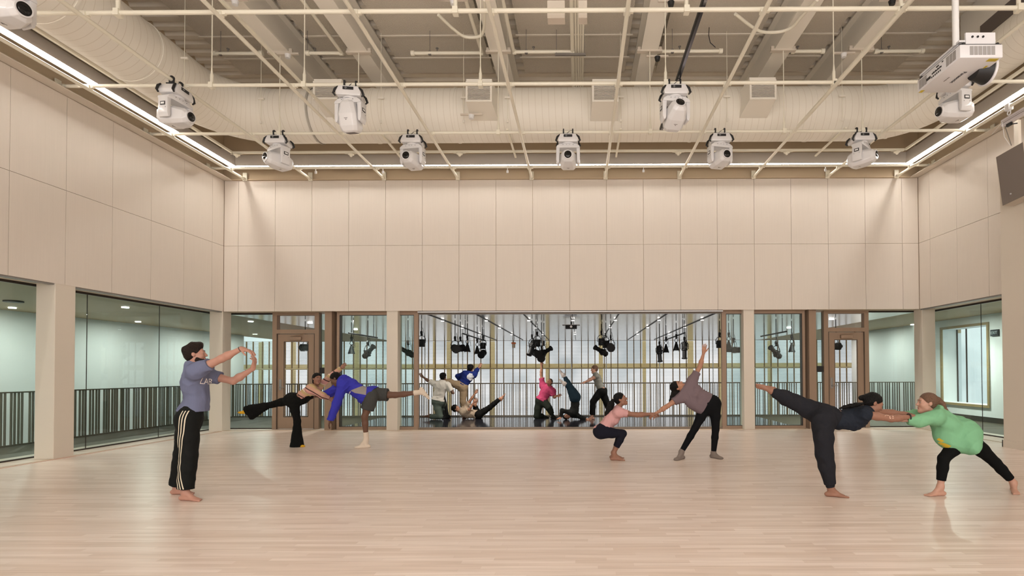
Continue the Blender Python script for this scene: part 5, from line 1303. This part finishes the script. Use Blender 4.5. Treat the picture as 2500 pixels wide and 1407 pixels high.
def text_decal(name, E, target, s, size, org, ax, ay, dirn, m):
    me0 = text_mesh(s, size, 0); bm = bmesh.new(); bm.from_mesh(me0)
    me_t = target.data; bv = BVHTree.FromPolygons([v.co for v in me_t.vertices], [p.vertices[:] for p in me_t.polygons])
    _cutproj(bm, Vector(org)-Vector(E['_base']), Vector(ax).normalized(), Vector(ay).normalized(), Vector(dirn).normalized(), bv, .003, .01)
    me = bpy.data.meshes.new(name); bm.to_mesh(me); bm.free(); return link_mesh(name, me, m, E)
def kid(E, name): return [o for o in bpy.data.objects if o.parent == E and o.name.startswith(name)][0]
# ------------------------------------------------------------------ skins, hair, cloth
def skin_mat(n, c): return mat(n, c, .55, noise=(9, .06), bump=(160, .06), spec=.35)
SK = dict(a=skin_mat('skin_light', s2l(176, 130, 112)), b=skin_mat('skin_brown', s2l(142, 101, 82)), c=skin_mat('skin_dark', s2l(104, 74, 58)), d=skin_mat('skin_tan', s2l(166, 120, 96)),
          e=skin_mat('skin_fair', s2l(186, 142, 122)))
HB = mat('hair_black', (.006, .005, .0045), .5, noise=(60, .4, (1, 1, .25)), bump=(140, .7, (1, 1, .3)), spec=.15)
HD = mat('hair_dark_brown', s2l(36, 26, 20), .5, noise=(60, .35, (1, 1, .25)), bump=(140, .7, (1, 1, .3)), spec=.15)
HM = mat('hair_brown', s2l(104, 74, 54), .5, noise=(60, .3, (.3, 1, 1)), bump=(140, .7, (.3, 1, 1)))
def cloth(n, c, b=.5): return mat(n, c, .9, noise=(5, .05), bump=(7, b*1.6, (1.5, 1.5, .7)), spec=.12)
C_blk = cloth('black_cloth', (.006, .006, .0055)); C_navy = cloth('navy_cloth', s2l(36, 40, 52)); C_char = cloth('charcoal_sweat_cloth', s2l(36, 36, 40))
PP = {p['id']: p for p in PEOPLE}
# 1 teacher
def ex1(E, J, L, hs, s, fr, res):
    f, u, r = fr
    beard = [([ell(L(0, .022, -.037), fr_ax(fr), np.array((.0635, .0695, .084))*hs, .02), cap(L(-.047, .02, -.077), L(0, .072, -.100), .021*hs, .020*hs, .03), cap(L(.047, .02, -.077), L(0, .072, -.100), .021*hs, .020*hs, .03)], [(L(0, .05, -.052), u*.85+f*.35)], .01),
             ([cap(L(-.022, .084, -.050), L(.022, .084, -.050), .006*hs, k=.003)], None, .004)]
    sdf_obj('beard', beard, .004, HD, E, ripple=(.002, 260, 2))
    w = J['WR']; d = nrm(J['WR']-J['ER']); ring('wristband', E, w-d*.012, d, .0275, .004, M_black)
def fr_ax(fr): f, u, r = fr; return [r, f, u]
E1, J1 = build_person(PP['teacher'], 'barefoot man in blue grey t-shirt and black striped track pants raising both arms', SK['a'], HD,
    [('t_shirt', top(.022, (.55, .55), .02, r0=.074, r1=.072, belly=.03, skirt=(.05, .170, .140, .02), hem_pt=(465, 1004, 6.08), hem_n=(.02, 0, 1)), cloth('blue_grey_jersey', s2l(106, 110, 134)), (.006, 23, 1)),
     ('track_pants', legs(.014, (.116, .098, .088, .086, .084), (.93, .93), .13), mat('black_track_cloth', (.0055, .006, .0055), .8, bump=(7, .8, (1.6, 1.6, .6)), spec=.2), (.004, 19, 2))],
    hair_style=('quiff',), hands=dict(R=((1, .05, -.28), (-.25, .1, -1), -1, .30), L=((.30, -.05, 1), (-1, -.1, .25), -1, .55)), extra=ex1, belly=.02)
def stripe_line(E, J, gname, pts, offs, w, m, dirn=(0, 1, 0), name='side_stripe'):
    tg = kid(E, gname)
    for o in offs:
        P3 = [np.array(p) for p in pts]
        poly = []; 
        # strips laid out in the plane of the leg, then dropped on the cloth
        ax = V(1, 0, 0); ay = V(0, 0, 1); o0 = P3[0]
        q = [((p-o0)@ax, (p-o0)@ay) for p in P3]
        polys = [[(q[i][0]+o-w/2, q[i][1]), (q[i][0]+o+w/2, q[i][1]), (q[i+1][0]+o+w/2, q[i+1][1]), (q[i+1][0]+o-w/2, q[i+1][1])] for i in range(len(q)-1)]
        decal(name, E, tg, polys, o0, ax, ay, dirn, m, off=.0025, step=.02)
Yd = 5.95
stripe_line(E1, J1, 'track_pants', [np.array(PY(x, y, Yd)) for x, y in ((459, 1003), (457, 1030), (452, 1065), (447, 1100), (445, 1135), (447, 1165), (452, 1190), (457, 1210))], (-.028, 0, .028), .011, mat('white_stripe', s2l(212, 200, 176), .7))
tp = np.array(PY(509, 933, 5.9))
text_decal('chest_print', E1, kid(E1, 't_shirt'), 'LAB', .10, tp+V(.045, .02, .0), (.62, .78, -.10), (0, 0, 1), (-.78, .62, 0), mat('print_white', s2l(226, 220, 218), .7))
# 2 woman in stripes
def hair2(L, hs): return [cap(L(0, -.06, -.02), L(0, -.08, -.10), .04*hs, .03*hs), cap(L(.05, -.02, .0), L(.05, -.03, -.08), .03*hs, .025*hs)]
def flare(infl):
    def fn(J, s):
        G = legs(infl, (.106, .088, .070, .078, .10), (.90, .90), .30, k=.05)(J, s)
        up, un, sl_, hl, f0, f1 = body_frame(J)
        G[0] = (G[0][0]+torso(J, s, infl+.006, bust=1, belly=.05), [(J['C']+up*.09, nrm(up-f1*.15))], .05)
        for q in 'LR':
            a, b, c = J['H'+q], J['K'+q], J['A'+q]; m = b+(c-b)*.35
            if q == 'R':
                e = V(c[0]+.01, c[1], .008); G.append(([cap(m, e, .070*s, .145*s, .02, True)], [(V(0, 0, .006), (0, 0, -1))], .04))
            else:
                e = b+(c-b)*1.04; G.append(([cap(m, e, .068*s, .110*s, .03, True), cap(m+V(.04, 0, -.02), e+V(.07, 0, -.11), .05, .085, .05, True)], None, .04))
        return G
    return fn
def sweater_mat():
    m = mat('striped_knit', s2l(190, 150, 128), .9, bump=(60, .4)); n = m.node_tree.nodes; l = m.node_tree.links; b = n['Principled BSDF']
    t = n.new('ShaderNodeTexCoord'); w = n.new('ShaderNodeVectorRotate'); w.rotation_type = 'Y_AXIS'; w.inputs['Angle'].default_value = math.radians(-30)
    sp = n.new('ShaderNodeSeparateXYZ'); mu = n.new('ShaderNodeMath'); mu.operation = 'MULTIPLY'; mu.inputs[1].default_value = 4.6; fr = n.new('ShaderNodeMath'); fr.operation = 'FRACT'
    r = n.new('ShaderNodeValToRGB'); cr = r.color_ramp; cr.interpolation = 'CONSTANT'
    cr.elements[0].position = 0; cr.elements[0].color = (*s2l(206, 152, 142), 1); cr.elements[1].position = .34; cr.elements[1].color = (*s2l(70, 46, 42), 1)
    for p_, c_ in ((.44, (196, 150, 128)), (.70, (186, 158, 112)), (.92, (214, 196, 168))): e = cr.elements.new(p_); e.color = (*s2l(*c_), 1)
    l.new(t.outputs['Object'], w.inputs['Vector']); l.new(w.outputs[0], sp.inputs[0]); l.new(sp.outputs['Z'], mu.inputs[0]); l.new(mu.outputs[0], fr.inputs[0]); l.new(fr.outputs[0], r.inputs[0]); l.new(r.outputs[0], b.inputs['Base Color']); return m
def socks(which, m, infl=.006, tall=.0, name='sock', g=1.0):
    """socks follow the foot and shin"""
    def fn(E, J, L, hs, s, fr, res):
        sp = PP[E['who']]
        for q in which:
            dn = sp.get('dn'+q); st = dn is None; base = Vector(E['_base'])
            h = max(.05, float(J['A'+q][2]-base.z)) if st else .075*s
            R = foot(J['A'+q], sp['f'+q], (0, 0, -1) if st else dn, h, s*g, infl, toes=False)
            a = J['A'+q]; k = J['K'+q]
            if st: cuts = [(V(0, 0, base.z+.0005), (0, 0, -1))]
            else: cuts = None
            groups = [(R, cuts, .02), ([cap(a-(k-a)*.02, a+nrm(k-a)*(.10+tall), .036*s*g+infl, (.042+tall*.08)*s*g+infl, .02, True)], None, .02)]
            sdf_obj(name, groups, max(.006, res*.9), m, E)
    return fn
M_yel2 = cloth('mustard_sock', s2l(214, 164, 44)); 
def wrap(sp_id, *fns):
    def fn(E, J, L, hs, s, fr, res):
        E['who'] = sp_id
        for q in fns: q(E, J, L, hs, s, fr, res)
    return fn
E2, J2 = build_person(PP['stripes'], 'woman in black flared jumpsuit and pink striped sweater leaning forward on one leg', SK['b'], HB,
    [('striped_sweater', top(.026, (2.0, 1.95), -.21, r0=.078, r1=.048, hem_n=(.80, 0, .55)), sweater_mat(), (.004, 27, 5)), ('flared_jumpsuit', flare(.014), C_blk, (.004, 16, 6))],
    sex='f', res=.0075, hair_style=(hair2,), hands=dict(R=((.9, .2, -.5), (.1, .9, -.2), 1, .6), L=((.75, 0, .66), (.2, -1, .1), 1, .15)), foot_opts=dict(L='sock', R='sock'), extra=wrap('stripes', socks('LR', M_yel2, .004)))
# 3 man in blue
def patch3(E, J):
    tg = kid(E, 'windbreaker')
    Yp = 9.8; pt = [np.array(PY(x, y, Yp)) for x, y in ((896, 939), (893.5, 965), (866, 960), (855, 954), (875, 946))]
    o = pt[0]; decal('grey_panel', E, tg, [[(float((p-o)[0]), float((p-o)[2])) for p in pt]], o, (1, 0, 0), (0, 0, 1), tuple(ray(880, 950)), cloth('grey_nylon', s2l(150, 142, 136)), .007, .012)
    pt = [np.array(PY(x, y, Yp)) for x, y in ((854, 956), (857, 956), (846, 977), (843, 981), (841, 980))]
    o = pt[0]; decal('white_piping', E, tg, [[(float((p-o)[0]), float((p-o)[2])) for p in pt]], o, (1, 0, 0), (0, 0, 1), tuple(ray(850, 968)), mat('piping_white', s2l(206, 196, 206), .7), .006, .012)
def hood3(J, s):
    up, un, sl_, hl, f0, f1 = body_frame(J); c = J['N']-f1*.07
    return [cap(c-sl_*.09+un*-.02, c+sl_*.09-un*.02, .06, .06, .03), sph(c-un*.08-f1*.01, .055, .04)]
E3, J3 = build_person(PP['blue_jacket'], 'man in bright blue jacket and grey shorts bending forward on one leg', SK['c'], HB,
    [('windbreaker', top(.03, (2.02, 2.0), .05, r0=.082, r1=.060, belly=.03, skirt=(.03, .19, .17, .06), more=hood3), cloth('royal_blue_nylon', s2l(58, 58, 164), .7), (.007, 19, 8)),
     ('shorts', legs(.02, (.122, .118, .1, .1, .1), (.30, .34), .10), cloth('grey_shorts_cloth', s2l(68, 68, 66)), (.004, 18, 9))],
    res=.0075, hands=dict(L=((-.30, -.1, -1), (.9, .2, -.2), -1, .35), R=((-1, 0, 0), (0, -1, 0), 1, .3)), foot_opts=dict(L='sock', R='sock'), extra=wrap('blue_jacket', socks('LR', cloth('white_sock', s2l(214, 198, 180)), .006, .03)))
patch3(E3, J3)
# 4 crouching woman in pink
def pony4(L, hs): return [sph(L(0, -.11, .03), .03*hs, .02)]+chain([np.array(PY(x, y, 8.62)) for x, y in ((1496, 979), (1492, 988), (1488, 999), (1483, 1009), (1479, 1015))], [.03, .052, .052, .040, .014], .02)
def scr(E, J, L, hs, s, fr, res): f, u, r = fr; ring('hair_tie', E, L(0, -.117, .03), -f, .03, .008, mat('scrunchie_white', s2l(224, 220, 214), .8))
E4, J4 = build_person(PP['pink_squat'], 'barefoot woman in pink t-shirt and navy leggings squatting and holding her partner by the wrist', SK['b'], HB,
    [('t_shirt', top(.016, (.48, .48), .0, r0=.064, r1=.068, bust=1, hem_n=(.06, 0, 1), hem_pt=(1475, 1047, 8.66)), cloth('pink_jersey', s2l(200, 152, 150)), (.005, 30, 11)),
     ('leggings', legs(.010, (.112, .088, .068, .064, .052), (.70, .70), .15), cloth('navy_leggings', s2l(26, 26, 36), .1), None)],
    sex='f', hair_style=(pony4,), hands=dict(R=((1, .05, -.05), (0, .5, -.9), -1, .75), L=((1, -.05, 0), (0, -.6, -.8), -1, .6)), extra=wrap('pink_squat', scr))
# 5 woman bending in grey
def hair5(L, hs): return chain([np.array(PY(x, y, 8.78)) for x, y in ((1650, 954), (1648, 962), (1645, 971), (1640, 979), (1636, 985))], [.06, .062, .058, .042, .018], .02)
def drape5(J, s):
    q = [np.array(PY(x, y, 8.72)) for x, y in ((1672, 972), (1690, 984), (1706, 992), (1722, 1004))]
    return chain(q, [.06, .085, .095, .10], .06)
E5, J5 = build_person(PP['grey_tee'], 'woman in mauve grey t-shirt and black leggings bending sideways with one arm raised', SK['d'], HB,
    [('t_shirt', top(.022, (.62, .45), .0, bust=1, r0=.074, r1=.076, hem_n=(-.84, 0, .54), hem_pt=(1724, 986, 8.76), more=drape5), cloth('mauve_grey_jersey', s2l(114, 98, 102)), (.004, 19, 13)),
     ('leggings', legs(.010, (.110, .088, .066, .062, .046), (.985, .985), .12), cloth('black_leggings', (.006, .006, .007), .1), None)],
    sex='f', hair_style=(hair5,), hands=dict(R=((-.9, -.05, -.45), (.1, .7, -.6), 1, .6), L=((.12, 0, 1), (0, -1, .1), 1, .12)), foot_opts=dict(L='sock', R='sock'), extra=wrap('grey_tee', socks('LR', cloth('grey_sock', s2l(124, 112, 104)), .005, -.065)))
# 6 arabesque
def pony6(L, hs): return [cap(L(0, -.10, .02), L(0, -.15, -.01), .045*hs, .03*hs)]
def braid6(E, J, L, hs, s, fr, res):
    pts = [np.array(PY(x, y, 6.05)) for x, y in ((2104, 990), (2090, 992), (2076, 995), (2062, 998), (2051, 1001))]
    up = V(0, 0, .045)
    sdf_obj('braid', [(chain([p+up*.35 for p in pts], [.018, .022, .022, .018, .009], .02), None, .02)], .005, HB, E, ripple=(.003, 120, 4))
    d = nrm(J['WR']-J['ER']); ring('wristband', E, J['WR']-d*.02, d, .034, .007, M_black)
    f, u, r = fr; ring('hair_tie', E, L(0, -.115, .015), -f, .032, .007, mat('hair_tie_cream', s2l(206, 190, 160), .8))
E6, J6 = build_person(PP['arabesque'], 'barefoot dancer in charcoal sweatpants and dark tank top with one leg raised behind', SK['b'], HB,
    [('tank_top', top(.018, (0, 0), .06, w=1.02, belly=.02, bust=1), cloth('dark_navy_rib', s2l(36, 40, 48)), (.005, 27, 15)),
     ('sweatpants', lambda J, s: legs(.022, (.128, .116, .100, .094, .066), (.88, .88), .17)(J, s)+[([cap(J['K'+q]+(J['A'+q]-J['K'+q])*.82, J['K'+q]+(J['A'+q]-J['K'+q])*.97, .056*s, .05*s, .02, True)], None, .02) for q in 'LR'], C_char, (.008, 18, 16))],
    sex='f', hair_style=(pony6,), hands=dict(R=((.95, .2, .1), (.1, .2, -1), 1, .35), L=((.97, -.1, -.15), (0, -.2, -1), -1, .25)), extra=wrap('arabesque', braid6))
# pale scribble on her forearm
tg = kid(E6, 'body')
o = np.array(PY(2172, 1018, 5.95)); w_ = .0045
pl = lambda a, b: [(a[0], a[1]-w_), (b[0], b[1]-w_), (b[0], b[1]+w_), (a[0], a[1]+w_)]
mk = [[(-.05, .005), (-.035, .018), (-.035, .024), (-.054, .010)], [(-.035, .018), (-.01, .01), (-.01, .017), (-.035, .025)], [(0, -.02), (.014, -.02), (.014, -.013), (0, -.013)], [(0, -.012), (.006, -.012), (.006, .01), (0, .01)], [(.025, .016), (.045, .016), (.045, .022), (.025, .022)], [(.028, -.02), (.034, -.02), (.040, .01), (.034, .01)], [(.038, -.02), (.046, -.02), (.042, .0), (.036, .0)]]
decal('forearm_drawing', E6, tg, mk, o, (1, 0, 0), (0, 0, 1), tuple(ray(2172, 1018)), mat('pale_drawing', s2l(226, 186, 160), .6), .0015, .02)
# 7 green hoodie
def pony7(L, hs): return [sph(L(0, -.11, .04), .03*hs, .02), cap(L(0, -.12, .04), L(0, -.16, -.01), .032*hs, .034*hs), cap(L(0, -.16, -.01), L(0, -.20, -.09), .034*hs, .026*hs), cap(L(0, -.20, -.09), L(0, -.25, -.15), .026*hs, .008*hs)]
def hood7(J, s):
    up, un, sl_, hl, f0, f1 = body_frame(J); c = J['N']-f1*.065
    bag = np.array(PY(2318, 1066, 6.18))
    return [cap(c-sl_*.09, c+sl_*.09, .058, .058, .03), sph(c-un*.08, .05, .05), ell(bag, [sl_, f0, up], (.17, .12, .15), .08), sph(np.array(PY(2306, 1066, 6.15)), .108, .08), sph(np.array(PY(2358, 1061, 6.18)), .155, .08), cap(np.array(PY(2330, 1078, 6.1)), np.array(PY(2345, 1084, 6.25)), .08, .08, .06)]
E7, J7 = build_person(PP['green_hoodie'], 'barefoot woman in green hoodie and black leggings bracing against the dancer facing her', SK['e'], HM,
    [('hoodie', top(.022, (1.80, 1.75), .10, w=1.32, skirt=(.0, .235, .15, 0), bust=1, r0=.082, r1=.062, belly=.0, more=hood7, hem_n=(-.68, 0, .73), hem_pt=(2366, 1080, 6.18)), cloth('green_fleece', s2l(122, 174, 134), .35), (.007, 14, 18)),
     ('leggings', legs(.010, (.110, .088, .066, .060, .052), (.80, .82), .10), cloth('black_leggings2', (.005, .005, .005), .1), None)],
    sex='f', hair_style=(pony7,), hands=dict(L=((-.95, .1, -.1), (0, .3, 1), 1, .5), R=((-.95, 0, 0), (0, -.3, 1), -1, .5)), extra=wrap('green_hoodie'))
tg = kid(E7, 'hoodie'); o = np.array(PY(2306, 1080, 5.9))
decal('yellow_motif', E7, tg, [[(-.10, -.01), (-.02, -.075), (.035, -.065), (.065, -.04), (.0, -.01), (-.045, .0)], [(-.075, .03), (-.05, .045), (.0, .01), (-.03, .0), (-.06, .015)]], o, (.9, -.4, 0), (0, 0, 1), tuple(ray(2300, 1084)), mat('yellow_print', s2l(206, 174, 48), .7), .004, .02)
# ------------------------------------------------------------------ the six in the gallery
R8 = .011
cl = cloth
build_person(PP['kneeling_white'], 'dancer in white t-shirt and grey green trousers kneeling with back to viewer', SK['c'], HB,
    [('t_shirt', top(.03, (.75, .75), .0, r0=.078, r1=.078, w=1.12), cl('white_jersey', s2l(206, 200, 190)), (.008, 19, 21)), ('trousers', legs(.012, (.112, .10, .09, .086, .07), (.9, .9), .16), cl('grey_green_cloth', s2l(82, 92, 84)), (.005, 16, 22))],
    res=R8, hair_style=('afro',), hands=dict(L=((-.7, 0, .7), (0, 1, 0), 1, .1), R=((-.3, 0, 1), (0, -1, 0), 1, .4)))
E9, J9 = build_person(PP['blue_hoodie'], 'dancer in blue hoodie and khaki trousers resting one leg on the kneeling dancer', SK['d'], HB,
    [('hoodie', top(.028, (1.95, 1.9), -.04, r0=.075, r1=.052), cl('blue_fleece', s2l(32, 46, 112)), (.007, 19, 24)), ('trousers', legs(.02, (.118, .108, .098, .085, .07), (.92, .95), .10), cl('khaki_cloth', s2l(150, 130, 104)), (.006, 16, 25))],
    res=R8, hair_style=('afro',), hands=dict(L=((.4, 0, -.9), (0, -1, 0), 1, .4), R=((.5, 0, .85), (0, -1, 0), 1, .05)), foot_opts=dict(L='sock', R='sock'), extra=wrap('blue_hoodie', socks('L', cl('black_shoe', (.015, .015, .015)), .012, -.06, 'shoe')))
o = np.array(PY(1148.5, 921, 16.2)); rr = random.Random(2)
decal('white_back_print', E9, kid(E9, 'hoodie'), [[(.10*math.cos(a)*(1+.18*rr.uniform(-1, 1)), .12*math.sin(a)*(1+.18*rr.uniform(-1, 1))) for a in [2*PI*k/16 for k in range(16)]]], o, (1, 0, .2), (-.2, 0, 1), tuple(ray(1149, 921)), mat('back_print', s2l(204, 206, 214), .7, noise=(40, .5)), .01, .04)
build_person(PP['lying_sand'], 'dancer in sand t-shirt and black trousers lying back with a leg and arms up', SK['d'], HB,
    [('t_shirt', top(.028, (.75, .8), -.03, r0=.076, r1=.07), cl('sand_jersey', s2l(166, 148, 128)), (.008, 21, 27)), ('trousers', legs(.014, (.108, .094, .08, .074, .062), (.85, .88), .06), C_blk, (.004, 16, 28))],
    res=R8, hair_style=('afro',), hands=dict(L=((.5, 0, .85), (0, -1, 0), 1, .3), R=((.5, 0, .85), (0, -1, 0), 1, .3)))
build_person(PP['pink_kneeling'], 'dancer in magenta t-shirt and dark trousers kneeling, one arm straight up', SK['d'], HD,
    [('t_shirt', top(.03, (.70, .75), .0, r0=.08, r1=.08), cl('magenta_jersey', s2l(176, 68, 102)), (.008, 18, 30)), ('trousers', legs(.012, (.112, .11, .1, .09, .07), (.9, .75), .12), cl('dark_olive_cloth', s2l(36, 40, 34)), (.006, 16, 31))],
    res=R8, hands=dict(L=((0, 0, 1), (0, -1, 0), 1, .2), R=((1, 0, .2), (0, -1, 0), 1, .5)), foot_opts=dict(L='sock', R='sock'), extra=wrap('pink_kneeling', socks('LR', cl('black_sock', (.014, .016, .014)), .008, .05)))
build_person(PP['shoulder_stand'], 'dancer in dark tracksuit balancing on the shoulders with both legs in the air', SK['d'], HB,
    [('sweatshirt', top(.024, (1.9, 1.9), .02, r0=.07, r1=.05), cl('black_fleece', (.014, .015, .014)), (.006, 18, 33)), ('track_pants', legs(.024, (.125, .115, .1, .085, .05), (.75, .80), .10), cl('dark_teal_cloth', s2l(28, 44, 54)), (.006, 16, 34))],
    res=R8, hands=dict(L=((-.3, -.3, -.1), (0, 0, -1), 1, .1), R=((1, -.2, -.1), (0, 0, -1), -1, .05)), foot_opts=dict(L='sock'), extra=wrap('shoulder_stand', socks('LR', cl('pale_sock', s2l(200, 190, 184)), .006, -.02)))
build_person(PP['grey_tank'], 'dancer in grey tank top and black striped track pants lunging left behind the squatting woman', SK['e'], HM,
    [('tank_top', top(.014, (0, 0), -.08), cl('grey_rib', s2l(126, 126, 118)), (.005, 23, 36)), ('track_pants', legs(.02, (.118, .106, .094, .088, .086), (.95, .95), .03), C_blk, (.005, 16, 37))],
    res=R8, sex='m', hands=dict(L=((-.95, 0, -.3), (0, 0, -1), 1, .15), R=((-.95, 0, -.2), (0, 0, -1), -1, .15)))
for o in bpy.data.objects:
    for k_ in ('_base', 'who', '_sp'):
        if k_ in o: del o[k_]
